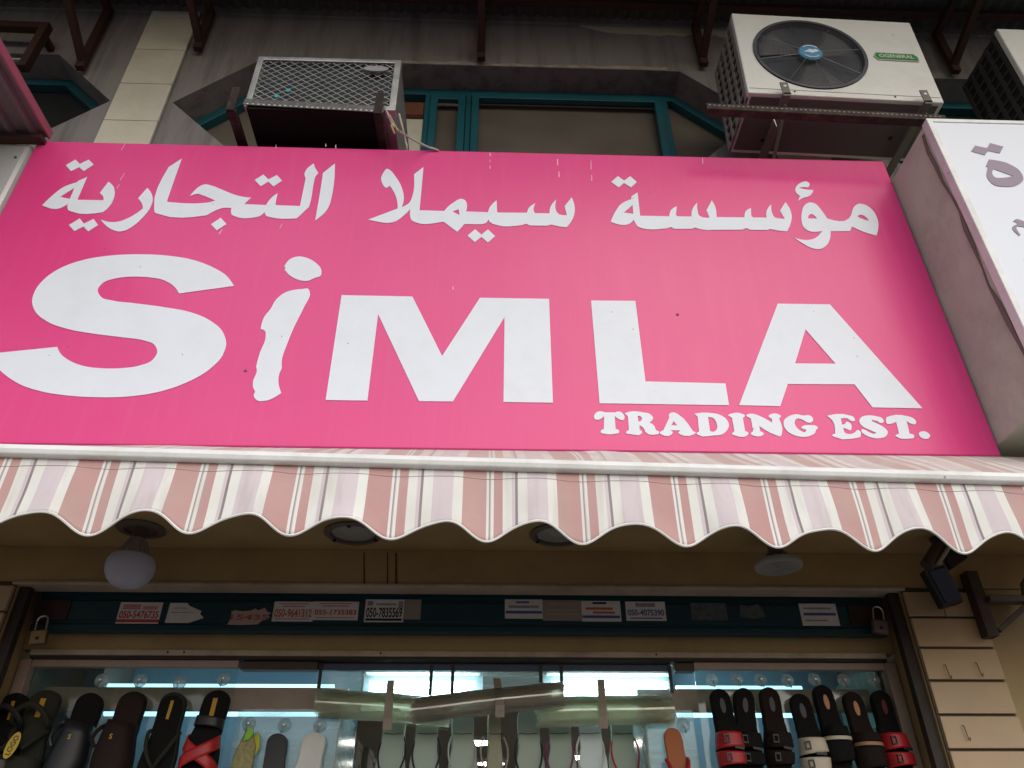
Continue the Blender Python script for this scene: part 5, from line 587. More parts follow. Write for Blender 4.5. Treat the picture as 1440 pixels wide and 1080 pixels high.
"neighbour":[[[[1.8156,3.9509],[1.8418,3.9834],[1.8843,3.9708],[1.9062,4.0009],[1.952,3.9815],[1.9241,3.9432],[1.883,3.9558],[1.8617,3.9303]]],[[[1.8437,3.8673],[1.8683,3.9061],[1.8903,3.9025],[1.9112,3.8974],[1.93,3.8892],[1.9455,3.8764],[1.9519,3.8691],[1.9581,3.8611],[1.963,3.852],[1.9656,3.8412],[1.9663,3.831],[1.9661,3.8195],[1.9643,3.808],[1.9603,3.7978],[1.954,3.7896],[1.9456,3.782],[1.9365,3.7753],[1.9279,3.7696],[1.9142,3.7628],[1.9005,3.7592],[1.8872,3.7578],[1.8747,3.7579],[1.8637,3.7585],[1.8528,3.7602],[1.8431,3.7639],[1.8359,3.7704],[1.8318,3.778],[1.8288,3.7874],[1.8272,3.7979],[1.8277,3.809],[1.8307,3.8213],[1.8359,3.8345],[1.8427,3.8485],[1.8503,3.8627]],[[1.8682,3.8538],[1.9288,3.8163],[1.9179,3.8126],[1.9071,3.8093],[1.8966,3.8068],[1.8866,3.8055],[1.8775,3.8046],[1.8683,3.8039],[1.8603,3.8051],[1.8553,3.8099],[1.8541,3.814],[1.8533,3.8188],[1.8532,3.8242],[1.8541,3.8295],[1.8563,3.8353],[1.8596,3.8414],[1.8637,3.8475]]],[[[1.8396,3.5777],[1.8439,3.5819],[1.8481,3.5858],[1.8522,3.589],[1.8561,3.591],[1.8606,3.5915],[1.8647,3.5902],[1.8687,3.5879],[1.8725,3.5858],[1.8831,3.579],[1.8922,3.5698],[1.9001,3.5591],[1.9076,3.5477],[1.9035,3.537],[1.8823,3.5475],[1.8632,3.5551],[1.8485,3.5567],[1.8406,3.5493],[1.8397,3.5425],[1.8401,3.5341],[1.8413,3.5245],[1.8431,3.5143],[1.837,3.5093],[1.8308,3.5213],[1.8262,3.5329],[1.825,3.5435],[1.8288,3.5525],[1.833,3.5563],[1.8386,3.5597],[1.8451,3.5629],[1.852,3.5659],[1.8517,3.5697],[1.8512,3.5732],[1.8502,3.5761],[1.8486,3.5779],[1.8468,3.5785],[1.8446,3.5785],[1.8422,3.5782]]],[[[1.812,3.398],[1.8155,3.4028],[1.8189,3.4073],[1.8224,3.4115],[1.826,3.415],[1.8339,3.42],[1.8422,3.4224],[1.8507,3.4229],[1.8593,3.4226],[1.8667,3.3895],[1.8387,3.369],[1.8305,3.3703],[1.8231,3.3723],[1.8171,3.3758],[1.8133,3.3815],[1.8125,3.3851],[1.8121,3.3891],[1.812,3.3935]]]]}
sign = thing('shop_sign', 'large pink lightbox sign with white Arabic and Latin lettering above striped awning', 'sign', ((SX0+SX1)/2, 2.4, SZ0))
MB().box(SX0, SX1, 2.2, 2.42, SZ0, SZ1).build('sign_box', M_pink, sign, bevel=0.006)
MB().box(SX0+0.05, SX1-0.05, 2.42, 2.598, SZ0+0.1, SZ1-0.1).build('mounting_frame', M_rustred, sign)
for key, nm in (('arabic_letter', 'arabic_lettering'), ('arabic_mark', 'arabic_dots'), ('letter', 'large_letter'), ('small_letter', 'small_letter')):
    for gl in GLYPHS[key]:
        MB().prism(gl[0], 2.1978, 2.1992, gl[1:]).build(nm, M_white_vinyl, sign)
# scuffs and drips on the face
M_scuff = mat('pale_scuff', (0.80, 0.55, 0.62), 0.6)
for px, py, ln, lean in ((174, 205, 12, 1), (172, 248, 10, 1), (166, 262, 6, 1), (689, 217, 5, 0), (689, 226, 4, 0), (689, 235, 4, 0), (784, 228, 9, 0), (786, 245, 8, 0), (831, 232, 12, 0),
                         (832, 250, 8, 0), (988, 226, 8, 0), (310, 326, 7, 1), (395, 318, 6, 1), (637, 405, 5, 0), (472, 206, 5, 0), (458, 204, 4, 0), (388, 206, 5, 0)):
    a, b = at(px+lean*ln*0.3, py-ln/2, 2.1985), at(px-lean*ln*0.3, py+ln/2, 2.1985); t = random.uniform(0.0015, 0.003)
    MB().prism([(a.x-t*.4, a.z), (a.x+t*.6, a.z), (b.x+t, b.z), (b.x-t*.5, b.z)], 2.1984, 2.1996).build('scuff', M_scuff, sign)
for px, py in ((953, 442), (345, 521)):
    a = at(px, py, 2.198)
    MB().lathe([(0.005, 0), (0.004, -0.002)], a, 'y', 8).build('spot', M_lampdark, sign)

# ------------------------------------------------------------------ white sign on the right
ws = thing('white_shop_sign', 'white lightbox sign with mauve lettering at right of the pink sign', 'sign', (3.2, 2.4, 2.85))
WX, WY = 1.702, 1.90
MB().box(WX, 4.9, WY+0.012, 2.58, 2.85, 4.135).build('sign_box', mat('grey_beige_sign_side', (0.52, 0.57, 0.46), 0.7, var=0.12, scale=3, dirt=(0.22, 0.17, 0.14), damt=0.6, dscale=2.5), ws, bevel=0.004)
MB().box(WX+0.02, 4.88, WY-0.004, WY+0.0118, 2.87, 4.122).build('face', M_white_face, ws)
fr = MB()
fr.prism([(WX-0.004, 2.846), (4.905, 2.846), (4.905, 4.139), (WX-0.004, 4.139)], WY-0.008, WY+0.03, [[(WX+0.019, 2.869), (WX+0.019, 4.119), (4.881, 4.119), (4.881, 2.869)]])
fr.build('frame', M_alu, ws, bevel=0.003)
pts = [(WX-0.001+0.002*math.sin(k*1.7), WY+0.045+0.008*math.sin(k*0.9)+0.004*math.sin(k*2.3), 4.10-1.2*k/14) for k in range(15)]
MB().tube(pts, [0.007+0.003*math.sin(k*1.3) for k in range(15)], 6).build('shadow_line', mat('shadow_brown', (0.16, 0.10, 0.085), 0.7), ws, smooth=True)  # dark wavy bead modelled in place of a shadow line on the edge
for gl in GLYPHS['neighbour']:
    MB().prism(gl[0], WY-0.0062, WY-0.0048, gl[1:]).build('lettering', M_mauve, ws)
MB().box(WX+0.02, 4.9, WY+0.03, WY+0.07, 4.137, 4.165).build('top_batten', mat('orange_brown_timber', (0.36, 0.14, 0.05), 0.6), ws, bevel=0.002)

# ------------------------------------------------------------------ awning
aw = thing('striped_awning', 'red lilac and white striped awning with scalloped valance under the pink sign', 'awning', (0, 1.86, 2.55))
AX0, AX1 = -2.2, 2.4  # ends carried on out of view to shade the side wall and tile column
fy = lambda x: 1.855 + 0.035*x
BZ = 2.567
S_ = AX1-AX0
# fabric from the sign's foot down to the front bar, sagging a little between ribs
random.seed(3)
ph = [random.uniform(0, 6.28) for _ in range(8)]
def fabric(u, v):
    x = AX0 + S_*u
    y = 2.19 + (fy(x)+0.012-2.19)*v
    z = 2.796 + (BZ+0.018-2.796)*v
    z += 0.006*math.sin(u*23+ph[0])*math.sin(v*3.14) + 0.004*math.sin(u*61+ph[1]+v*3)*math.sin(v*3.14)
    z += 0.012*math.exp(-((x-0.33)/0.10)**2)*math.sin(v*3.14)
    return (x, y, z)
fo = MB().grid(fabric, 300, 14).build('fabric', M_stripedirty, aw, smooth=True, solid=0.0015)
set_along(fo, lambda c: c.x + 0.02*PERIOD + 40*PERIOD - 0.006)
prof = [(-0.018, -0.012), (-0.022, 0.0), (-0.018, 0.014), (-0.006, 0.020), (0.012, 0.020), (0.018, 0.012), (0.018, -0.012), (0.010, -0.016), (-0.010, -0.016)]
fb = MB(); NB = 12; vs = []; fs = []
for i in range(NB+1):
    x = AX0-0.02+(S_+0.04)*i/NB
    for (a, b) in prof: vs.append((x, fy(x)+a, BZ+b))
n_ = len(prof)
for i in range(NB):
    for k in range(n_):
        fs.append((i*n_+k, i*n_+(k+1) % n_, (i+1)*n_+(k+1) % n_, (i+1)*n_+k))
fs += [tuple(range(n_)), tuple(NB*n_+k for k in range(n_))]
fb.add(vs, fs).build('front_bar', M_alu, aw, bevel=0.003)
def hem(x):
    x_ = x + 0.008*math.sin(x*3.7+1.2) + 0.005*math.sin(x*9.1)
    t = (x_-0.006)/PERIOD*2*math.pi
    am = 1 + 0.10*max(0, x) + 0.10*math.sin(x*5.3+0.4) + 0.07*math.sin(x*13.7)
    return 2.378 - 0.0255*am*math.cos(t) - 0.004*math.cos(2*t+0.5) + 0.003*math.sin(x*7) + 0.0015*math.sin(x*41)
def valpt(x, v):
    top = BZ-0.0165
    z = top + (hem(x)-top)*v
    fold = 0.004*math.sin(x*19+2)*math.sin(v*5+x*3)*v + 0.008*math.sin((x-0.006)/PERIOD*2*math.pi+0.8)*v + 0.006*math.sin(x*5.1+1)*v + 0.003*math.sin(x*37)*v
    return (x, fy(x)+0.002+fold-0.012*v, z)
va = MB().grid(lambda u, v: valpt(AX0+S_*u, v), 660, 14).build('valance', M_stripe, aw, smooth=True, solid=0.0012)
set_along(va, lambda c: c.x + 0.037*PERIOD + 40*PERIOD - 0.006)
hm = [valpt(AX0+S_*i/520, 1.0) for i in range(521)]
MB().tube([(p[0], p[1]-0.0008, p[2]) for p in hm], 0.0034, 6).build('hem_trim', mat('white_hem', (0.78, 0.77, 0.74), 0.6), aw, smooth=True)
MB().tube([(lambda p: (p[0], p[1]-0.0014, p[2]))(valpt(AX0+S_*i/200, 0.12)) for i in range(201)], 0.0007, 4).build('stitch_line', mat('grey_thread', (0.55, 0.48, 0.47), 0.7), aw)
M_armdark = mat('dusty_dark_arm', (0.14, 0.12, 0.105), 0.5, var=0.2, dirt=(0.05, 0.04, 0.03), damt=0.6)
# folding arm and its wall bracket at the right
for sx, sgn in ((1.735, 1), (-2.0, -1)):
    ar = MB().box(sx-0.03*1, sx+0.012, 2.60, 2.648, 2.33, 2.56).build('arm_bracket', mat('dark_brown_bracket', (0.05, 0.033, 0.028), 0.5, dirt=(0.1, 0.07, 0.05), damt=0.4), aw, bevel=0.003)
    MB().box(sx+0.013, sx+0.16*1, 2.585, 2.63, 2.445, 2.468).build('pivot_bar', M_armdark, ar, bevel=0.003)
    MB().bar((sx+0.02, 2.61, 2.35), (sx+0.15, 2.60, 2.44), 0.02, 0.016).build('brace', M_lampdark, ar)
    MB().tube([(sx+0.15, 2.61, 2.40), (sx+0.15, 2.58, 2.50), (sx+0.10, 2.30, 2.545), (sx+0.02, fy(sx)+0.05, 2.56)], 0.016, 10).build('folding_arm', M_armdark, ar, smooth=True)

# ------------------------------------------------------------------ outdoor air-conditioner units
def outdoor_unit(x0, z0):
    W_, H_, D_ = 0.875, 0.622, 0.33
    Y0 = 2.10
    t = thing('outdoor_ac_unit', 'white outdoor air conditioner with round fan and green badge at upper right', 'air conditioner', (x0, Y0, z0), 'outdoor air conditioner units')
    fx, fz, fr_ = x0+0.33, z0+0.315, 0.262
    circ = [(fx+fr_*math.cos(2*math.pi*k/64), fz+fr_*math.sin(2*math.pi*k/64)) for k in range(64)]
    MB().prism([(x0,z0),(x0+W_,z0),(x0+W_,z0+H_),(x0,z0+H_)], Y0, Y0+0.03, [circ]).build('front_panel', M_acwhite, t, bevel=0.006)
    MB().box(x0+0.012, x0+W_-0.001, Y0+0.0305, Y0+D_, z0+0.002, z0+H_-0.002).build('casing', M_acwhite, t)
    MB().lathe([(fr_-0.004, 0.025), (fr_-0.004, 0.0), (fr_+0.004, -0.006), (fr_-0.012, -0.006), (fr_-0.014, 0.02)], (fx, Y0, fz), 'y', 64).build('fan_ring', M_wire, t, smooth=True)
    MB().lathe([(fr_-0.003, 0.026), (0.001, 0.0265)], (fx, Y0+0.002, fz), 'y', 48).build('fan_well', M_dark, t)
    gd = MB()
    for k in range(22):
        r_ = 0.062+0.0088*k
        gd.tube([(fx+r_*math.cos(2*math.pi*a/56), Y0-0.006+0.008*(r_/fr_)**2, fz+r_*math.sin(2*math.pi*a/56)) for a in range(56)], 0.0013, 4, closed=True)
    for k in range(8):
        a = 2*math.pi*(k+0.3)/8
        gd.tube([(fx+0.05*math.cos(a), Y0-0.006, fz+0.05*math.sin(a)), (fx+(fr_-0.006)*math.cos(a), Y0+0.002, fz+(fr_-0.006)*math.sin(a))], 0.0022, 5)
    gd.build('fan_guard', M_wire, t)
    for k in range(3):
        a0 = 2*math.pi*k/3+0.5
        def blade(u, v, a0=a0):
            r_ = 0.05+0.185*v; a = a0+(u-0.5)*(0.9+0.35*v)
            return (fx+r_*math.cos(a), Y0+0.018-0.010*(u-0.5), fz+r_*math.sin(a))
        MB().grid(blade, 8, 6).build('fan_blade', M_fanblade, t, smooth=True, solid=0.002)
    hb = MB().lathe([(0.056, 0.004), (0.056, -0.004), (0.050, -0.009), (0.0, -0.010)], (fx, Y0-0.004, fz), 'y', 32).build('hub_cap', mat('blue_hub_sticker', (0.10, 0.27, 0.44), 0.4, var=0.2, scale=60), t)
    wv = [(fx-0.036, fz-0.006), (fx-0.02, fz+0.004), (fx-0.004, fz+0.016), (fx+0.012, fz+0.012), (fx+0.026, fz+0.018), (fx+0.038, fz+0.002), (fx+0.018, fz-0.006), (fx+0.006, fz-0.014), (fx-0.012, fz-0.008)]
    MB().prism(wv, Y0-0.0155, Y0-0.0145).build('hub_print', M_white_vinyl, hb)
    for sg in (1, -1):
        arc = [(fx+0.049*math.cos(a), fz+sg*0.049*math.sin(a)) for a in [0.75+1.65*k/12 for k in range(13)]] + [(fx+0.040*math.cos(a), fz+sg*0.040*math.sin(a)) for a in [2.4-1.65*k/12 for k in range(13)]]
        MB().prism(arc, Y0-0.0152, Y0-0.0142).build('hub_print', mat('pale_blue_print', (0.45, 0.58, 0.68), 0.5), hb)
    bx0, bx1, bz0, bz1 = x0+0.628, x0+0.838, z0+0.292, z0+0.348
    bd = MB().prism([(bx0, (bz0+bz1)/2), (bx0+0.018, bz0), (bx1-0.006, bz0), (bx1, bz0+0.006), (bx1, (bz0+bz1)/2+0.004), (bx1-0.018, bz1), (bx0+0.012, bz1)], Y0-0.006, Y0-0.0003).build('badge', mat('pale_badge_rim', (0.50, 0.55, 0.42), 0.4), t, bevel=0.001)
    MB().prism([(bx0+0.006, (bz0+bz1)/2), (bx0+0.02, bz0+0.005), (bx1-0.008, bz0+0.005), (bx1-0.005, (bz0+bz1)/2+0.003), (bx1-0.02, bz1-0.005), (bx0+0.014, bz1-0.005)], Y0-0.0078, Y0-0.0062).build('badge_plate', mat('green_badge', (0.05, 0.23, 0.07), 0.35), bd)
    text_mesh('badge_lettering', 'OGENERAL', 0.162, 0.026, mat('badge_cream', (0.62, 0.66, 0.5), 0.5), bd, ((bx0+bx1)/2, Y0-0.0086, (bz0+bz1)/2), bold=0.02)
    # slotted left side: bars standing off a dark back
    MB().box(x0+0.009, x0+0.0115, Y0+0.036, Y0+D_-0.004, z0+0.02, z0+H_-0.02).build('side_opening', M_dark, t)
    sgr = MB()
    for k in range(5):
        yy = Y0+0.034+k*(D_-0.056)/4
        sgr.box(x0, x0+0.008, yy, yy+0.022, z0+0.004, z0+H_-0.004)
    for k in range(11):
        zz = z0+0.004+k*(H_-0.022)/10
        sgr.box(x0+0.001, x0+0.0075, Y0+0.0345, Y0+D_-0.001, zz, zz+0.013)
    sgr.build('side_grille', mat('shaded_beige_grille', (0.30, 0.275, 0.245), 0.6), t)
    MB().box(x0+0.02, x0+W_-0.02, Y0+0.02, Y0+D_-0.02, z0-0.004, z0+0.0015).build('base_pan', mat('grey_brown_base_pan', (0.14, 0.13, 0.122), 0.75, spec=0.2, dirt=(0.1, 0.08, 0.07), damt=0.5), t)
    for px_, py_ in ((0.14, 0.25), (0.5, 0.12), (0.72, 0.2)):
        MB().lathe([(0.011, 0), (0.009, -0.003)], (x0+px_, Y0+py_, z0-0.0045), 'z', 12).build('drain_hole', M_dark, t)
    MB().box(x0+0.01, x0+W_-0.01, Y0-0.0012, Y0-0.0002, z0+0.031, z0+0.033).build('seam', M_lampdark, t)
    for sx_ in (0.21, 0.66):
        MB().lathe([(0.005, 0), (0.004, -0.003)], (x0+sx_, Y0-0.0005, z0+0.022), 'y', 8).build('screw', M_lampdark, t)
    return t
u1 = outdoor_unit(1.128, 4.566)
u1.rotation_euler.y = R(2.4)
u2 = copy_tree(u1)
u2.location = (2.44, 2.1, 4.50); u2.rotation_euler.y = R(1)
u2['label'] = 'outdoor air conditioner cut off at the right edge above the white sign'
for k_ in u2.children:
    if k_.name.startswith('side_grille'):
        k_.material_slots[0].link = 'OBJECT'; k_.material_slots[0].material = mat('shade_dark_grille', (0.05, 0.04, 0.036), 0.7)  # shade on this side is put into the grille colour
# steel stand under the first unit
st = thing('slotted_steel_stand', 'brown slotted angle iron stand under the outdoor air conditioner', 'bracket', (1.35, 2.0, 4.33))
a, b = at(994, 149, 2.0), at(1330, 166, 2.0)
d = (b-a).normalized()
sl = MB(); sl.bar(a, b, 0.004, 0.034); sl.bar(a+Vector((0, .017, -.017)), b+Vector((0, .017, -.017)), 0.036, 0.003)
rail = sl.build('slotted_rail', M_brownsteel, st)
ho = MB()
L_ = (b-a).length; n_h = int(L_/0.02)
up_ = Vector((0,0,1)) - d*d.z; up_.normalize()
for k in range(n_h):
    c = a + d*(0.012+k*0.02) + Vector((0, -0.0026, 0)) + up_*0.004
    ho.obox(c, d*0.0045, Vector((0, 0.0005, 0)), up_*0.0025)
ho.build('slots', mat('slot_light', (0.30, 0.24, 0.20), 0.6), rail)
M_olive = mat('grey_green_steel', (0.17, 0.155, 0.13), 0.5, var=0.15, dirt=(0.08, 0.06, 0.05), damt=0.5)
for px in (1104, 1302):
    q = at(px, 128 if px < 1200 else 140, 2.07); x = q.x
    ar = MB().box(x-0.018, x+0.018, 2.06, 2.60, 4.505+(0 if px < 1200 else -0.03), 4.515+(0 if px < 1200 else -0.03)).build('support_arm', M_olive, st)
    zb = 4.515 if px < 1200 else 4.485
    MB().box(x-0.018, x+0.018, 2.06, 2.066, zb-0.02, zb+0.075).build('upright_tab', M_olive, ar, bevel=0.002)
    MB().lathe([(0.007, 0), (0.007, -0.002)], (x, 2.0595, zb+0.045), 'y', 10).build('bolt_hole', M_white_vinyl, ar)
    MB().bar((x, 2.10, zb-0.03), (x, 2.60, 4.27), 0.03, 0.006, up=(1,0,0)).build('brace', M_olive, ar)
MB().tube([(at(1085,150,2.05)), (at(1087,165,2.06)), (at(1092,178,2.07))], 0.0025, 6).build('loose_bolt', M_galv, st)

# ------------------------------------------------------------------ window air conditioner in a mesh cage on a shelf
wa = thing('window_ac_unit', 'silver window air conditioner with diamond mesh front above the pink sign', 'air conditioner', (-0.73, 2.1, 4.38))
X0, X1, Z0, Z1, Y0 = -1.052, -0.415, 4.376, 4.728, 2.10
MB().box(X0+0.004, X1-0.004, Y0+0.03, 2.742, Z0+0.002, Z1-0.004).build('casing', M_galv, wa, bevel=0.006)
MB().box(X0+0.02, X1-0.02, Y0+0.022, Y0+0.0295, Z0+0.02, Z1-0.02).build('coil_face', mat('dark_blue_grey_coil', (0.022, 0.027, 0.033), 0.5, var=0.3, scale=14), wa)
MB().prism([(X0,Z0),(X1,Z0),(X1,Z1),(X0,Z1)], Y0-0.004, Y0+0.03, [[(X0+0.026,Z0+0.026),(X0+0.026,Z1-0.022),(X1-0.03,Z1-0.022),(X1-0.03,Z0+0.026)]]).build('front_frame', M_galv, wa, bevel=0.003)
me_ = MB(); nx, nz = 25, 17
gx0, gx1, gz0, gz1 = X0+0.024, X1-0.028, Z0+0.024, Z1-0.02
dx_, dz_ = (gx1-gx0)/nx, (gz1-gz0)/nz
for i in range(nx):
    for j in range(nz):
        xa, za = gx0+i*dx_, gz0+j*dz_
        y_ = Y0+0.004
        if (i+j) % 2 == 0: p_, q_ = (xa, y_, za), (xa+dx_, y_+0.003, za+dz_)
        else: p_, q_ = (xa, y_, za+dz_), (xa+dx_, y_+0.003, za)
        me_.bar(p_, q_, 0.0032, 0.0018, up=(0,1,0))
me_.build('diamond_mesh', mat('zinc_mesh', (0.36, 0.36, 0.34), 0.4, metal=0.4, var=0.2, scale=9), wa)
c = at(529, 98, 2.095)
ov = [(c.x+0.055*math.cos(2*math.pi*k/28), c.z+0.019*math.sin(2*math.pi*k/28)) for k in range(28)]
on = MB().prism(ov, 2.088, 2.096).build('oval_nameplate', mat('dull_lilac_plate', (0.36, 0.32, 0.36), 0.4), wa, bevel=0.001)
for px, py in ((405, 127), (389, 135)):
    c = at(px, py, 2.10)
    MB().prism([(c.x-0.010, c.z-0.006), (c.x+0.004, c.z-0.010), (c.x+0.012, c.z+0.004), (c.x-0.002, c.z+0.010)], 2.0985, 2.1005).build('paint_fleck', mat('turquoise_fleck', (0.05, 0.50, 0.62), 0.4), wa)
sh = thing('ac_shelf', 'dark board shelf with brown angle arms holding the window air conditioner', 'shelf', (-0.75, 2.08, 4.30))
MB().box(X0+0.02, X1-0.06, 2.085, 2.59, 4.345, 4.372).build('board', M_ply, sh)
la, lb = at(343, 143, 2.078), at(540, 154, 2.078)
lip = MB(); lip.bar(la, lb, 0.003, 0.040); lip.build('perforated_lip', mat('dark_grey_lip', (0.09, 0.085, 0.085), 0.5, dirt=(0.35, 0.34, 0.33), damt=0.5, dscale=60), sh)
hl = MB(); dd = (lb-la)/26
for k in range(25): hl.obox(la+dd*(k+0.8)+Vector((0,-0.0022,-0.014)), dd*0.18, Vector((0,0.0006,0)), Vector((0,0,0.0028)))
hl.build('lip_holes', M_paper, sh)
for px in (334, 536):
    q = at(px, 124 if px < 400 else 132, 2.075)
    ar = MB().box(q.x-0.020, q.x+0.014, 2.070, 2.076, 4.318, q.z).build('upright', M_brownsteel, sh, bevel=0.001)
    MB().box(q.x-0.020, q.x-0.016, 2.0765, 2.11, 4.318, q.z-0.003).build('upright_flange', M_brownsteel, ar)
    MB().box(q.x-0.018, q.x+0.018, 2.08, 2.60, 4.318, 4.343).build('arm', M_brownsteel, ar)
cb = MB().tube([at(541, 150, 2.07), at(549, 168, 2.065), at(556, 180, 2.06), at(575, 193, 2.12), at(600, 206, 2.18), at(617, 212.5, 2.2), (-0.25, 2.25, 4.256)], 0.0045, 8, sub=4).build('ac_cable', M_cable, None, smooth=True)
tag(cb, 'pale grey cable drooping from the window air conditioner onto the pink sign', 'cable')
hs = MB().tube([at(561, 160, 2.15), at(566, 180, 2.18), at(570, 198, 2.22), at(572, 210, 2.24), (-0.40, 2.32, 4.26)], 0.005, 8, sub=4).build('drain_hose', mat('cream_hose', (0.5, 0.46, 0.36), 0.5), None, smooth=True)
tag(hs, 'short cream drain hose hanging at the corner of the window air conditioner', 'hose')
kn = MB().tube([at(548, 162, 2.062), at(553, 172, 2.055), at(560, 184, 2.055), at(555, 188, 2.06), at(550, 176, 2.05)], 0.004, 6).build('cable_tie', mat('yellow_brown_cord', (0.36, 0.28, 0.14), 0.7), None, smooth=True)
tag(kn, 'brown cord knotted round the cable beside the window air conditioner', 'cord')

# ------------------------------------------------------------------ lamps under the awning
def bulb_lamp():
    x, y = -1.165, 2.475
    t = thing('led_bulb', 'large round frosted bulb hanging under the awning at left', 'light bulb', (x, y, 2.637))
    MB().lathe([(0.080, 0.0), (0.080, -0.006), (0.066, -0.012), (0.052, -0.011), (0.050, -0.004), (0.0, -0.004)], (x, y, 2.6375), 'z', 36).build('ceiling_ring', M_lampdark, t, smooth=True)
    MB().lathe([(0.022, 0.0), (0.022, -0.03), (0.026, -0.034)], (x, y, 2.632), 'z', 20).build('socket', M_lampdark, t, smooth=True)
    nk = MB().lathe([(0.026, 0.0), (0.032, -0.02), (0.045, -0.05), (0.052, -0.062)], (x, y, 2.598), 'z', 32).build('neck', M_bulbneck, t, smooth=True)
    fin = MB()
    for k in range(16):
        a_ = 2*math.pi*k/16
        fin.bar((x+0.029*math.cos(a_), y+0.029*math.sin(a_), 2.592), (x+0.051*math.cos(a_), y+0.051*math.sin(a_), 2.54), 0.003, 0.005)
    fin.build('cooling_fins', M_bulbneck, nk)
    MB().lathe([(0.054, 0.0), (0.068, -0.004), (0.075, -0.018), (0.077, -0.036), (0.074, -0.056), (0.063, -0.078), (0.045, -0.094), (0.022, -0.103), (0.0005, -0.105)], (x, y, 2.537), 'z', 40).build('globe', M_bulb, t, smooth=True)
    return t
bulb_lamp()
for px, py, lab in ((497, 749, 'round recessed downlight under the awning, nearer the hanging bulb'), (785, 751, 'round recessed downlight under the middle of the awning')):
    q = atz(px, py, 2.637)
    t = thing('downlight', lab, 'downlight', (q.x, q.y, 2.637), 'recessed downlights')
    MB().lathe([(0.098, 0.0), (0.098, -0.006), (0.088, -0.012), (0.078, -0.010), (0.076, 0.0), (0.074, 0.0)], (q.x, q.y, 2.6375), 'z', 40).build('rim', M_lampdark, t, smooth=True)
    MB().lathe([(0.074, -0.002), (0.055, -0.0065), (0.025, -0.009), (0.0005, -0.010)], (q.x, q.y, 2.6375), 'z', 36).build('lens', M_lens, t, smooth=True)
    for k in range(3):
        a_ = 2*math.pi*k/3+0.5
        MB().box(q.x+0.082*math.cos(a_)-0.006, q.x+0.082*math.cos(a_)+0.006, q.y+0.082*math.sin(a_)-0.006, q.y+0.082*math.sin(a_)+0.006, 2.622, 2.629).build('clip', M_black, t)
q = at(1095, 797, 2.50)
t = thing('flat_led_lamp', 'flat round lamp with ringed lens hanging under the awning at right', 'lamp', (q.x, q.y, 2.637))
MB().lathe([(0.074, 0.018), (0.080, 0.010), (0.080, 0.0), (0.076, -0.005)], q, 'z', 40).build('disc', mat('pale_lamp_disc', (0.36, 0.35, 0.33), 0.45), t, smooth=True)
gr = MB()
for k in range(7):
    r_ = 0.012+0.009*k
    gr.tube([(q.x+r_*math.cos(2*math.pi*a_/36), q.y+r_*math.sin(2*math.pi*a_/36), q.z-0.0055) for a_ in range(36)], 0.0016, 5, closed=True)
gr.build('lens_rings', M_lens, t)
fins = MB()
for k in range(9):
    a_ = 2*math.pi*k/9
    fins.bar((q.x+0.05*math.cos(a_), q.y+0.05*math.sin(a_), q.z+0.017), (q.x+0.03*math.cos(a_), q.y+0.03*math.sin(a_), q.z+0.045), 0.004, 0.008)
fins.build('cooling_fins', M_lampdark, t)
MB().lathe([(0.03, 0.04), (0.026, 0.06), (0.022, 2.637-q.z)], q, 'z', 20).build('stem', M_lampdark, t, smooth=True)

# flood lamp by the tile column
q = at(1318, 800, 2.45)
t = thing('flood_lamp', 'black flood lamp with metal arm mounted above the tile column', 'flood lamp', (q.x, 2.6, 2.6))
c1, c2 = at(1310, 800, 2.52), at(1338, 852, 2.60)
ax = (c2-c1).normalized()
MB().obox((c1+c2)/2, Vector((0.040, 0, 0.010)), ax*((c2-c1).length/2), Vector((0, 0.02, 0))).build('housing', M_black, t, bevel=0.006)
MB().obox((c1+c2)/2+Vector((0.004, -0.0225, 0)), Vector((0.031, 0, 0.008)), ax*((c2-c1).length/2-0.012), Vector((0, 0.0015, 0))).build('front_glass', mat('dark_blue_lens', (0.02, 0.025, 0.06), 0.15), t)
a1, a2 = at(1303, 796, 2.47), at(1322, 766, 2.47)
MB().tube([a1, a2, (a2.x+0.01, 2.5, 2.637)], 0.022, 14).build('barrel', mat('dark_brown_barrel', (0.06, 0.045, 0.04), 0.4), t, smooth=True)
MB().tube([a1+Vector((0.03,-0.02,0)), a2+Vector((0.03,-0.02,0))], 0.007, 8).build('bright_edge', M_galv, t, smooth=True)
MB().obox(at(1340, 782, 2.50), Vector((0.035, 0, 0.02)), Vector((-0.01, 0, 0.03)), Vector((0, 0.012, 0))).build('yoke', M_black, t, bevel=0.003)

# ------------------------------------------------------------------ roller shutter, raised, with stuck-on notices
SHY = 2.742
shu = thing('roller_shutter', 'dark teal roller shutter rolled up, its rail covered in phone number stickers', 'shutter', (0, SHY, 2.37))
pr = [(SHY+0.006, 2.368), (SHY, 2.374), (SHY, 2.392), (SHY+0.006, 2.397), (SHY+0.006, 2.404), (SHY, 2.409), (SHY, 2.474), (SHY+0.007, 2.479), (SHY+0.007, 2.488), (SHY, 2.492), (SHY, 2.52), (SHY+0.03, 2.52), (SHY+0.03, 2.368)]
vs = [(-1.575, a_, b_) for a_, b_ in pr] + [(1.435, a_, b_) for a_, b_ in pr]; n_ = len(pr)
MB().add(vs, [(k, (k+1) % n_, (k+1) % n_+n_, k+n_) for k in range(n_)] + [tuple(range(n_)), tuple(n_+k for k in range(n_))]).build('bottom_rail', M_tealdark, shu)
slt = MB()
for k in range(4):
    slt.box(-1.575, 1.435, SHY+0.012, SHY+0.028, 2.524+k*0.055, 2.574+k*0.055)
slt.build('slats', M_tealdark, shu)
M_guide = mat('dark_brown_guide', (0.03, 0.02, 0.016), 0.6)
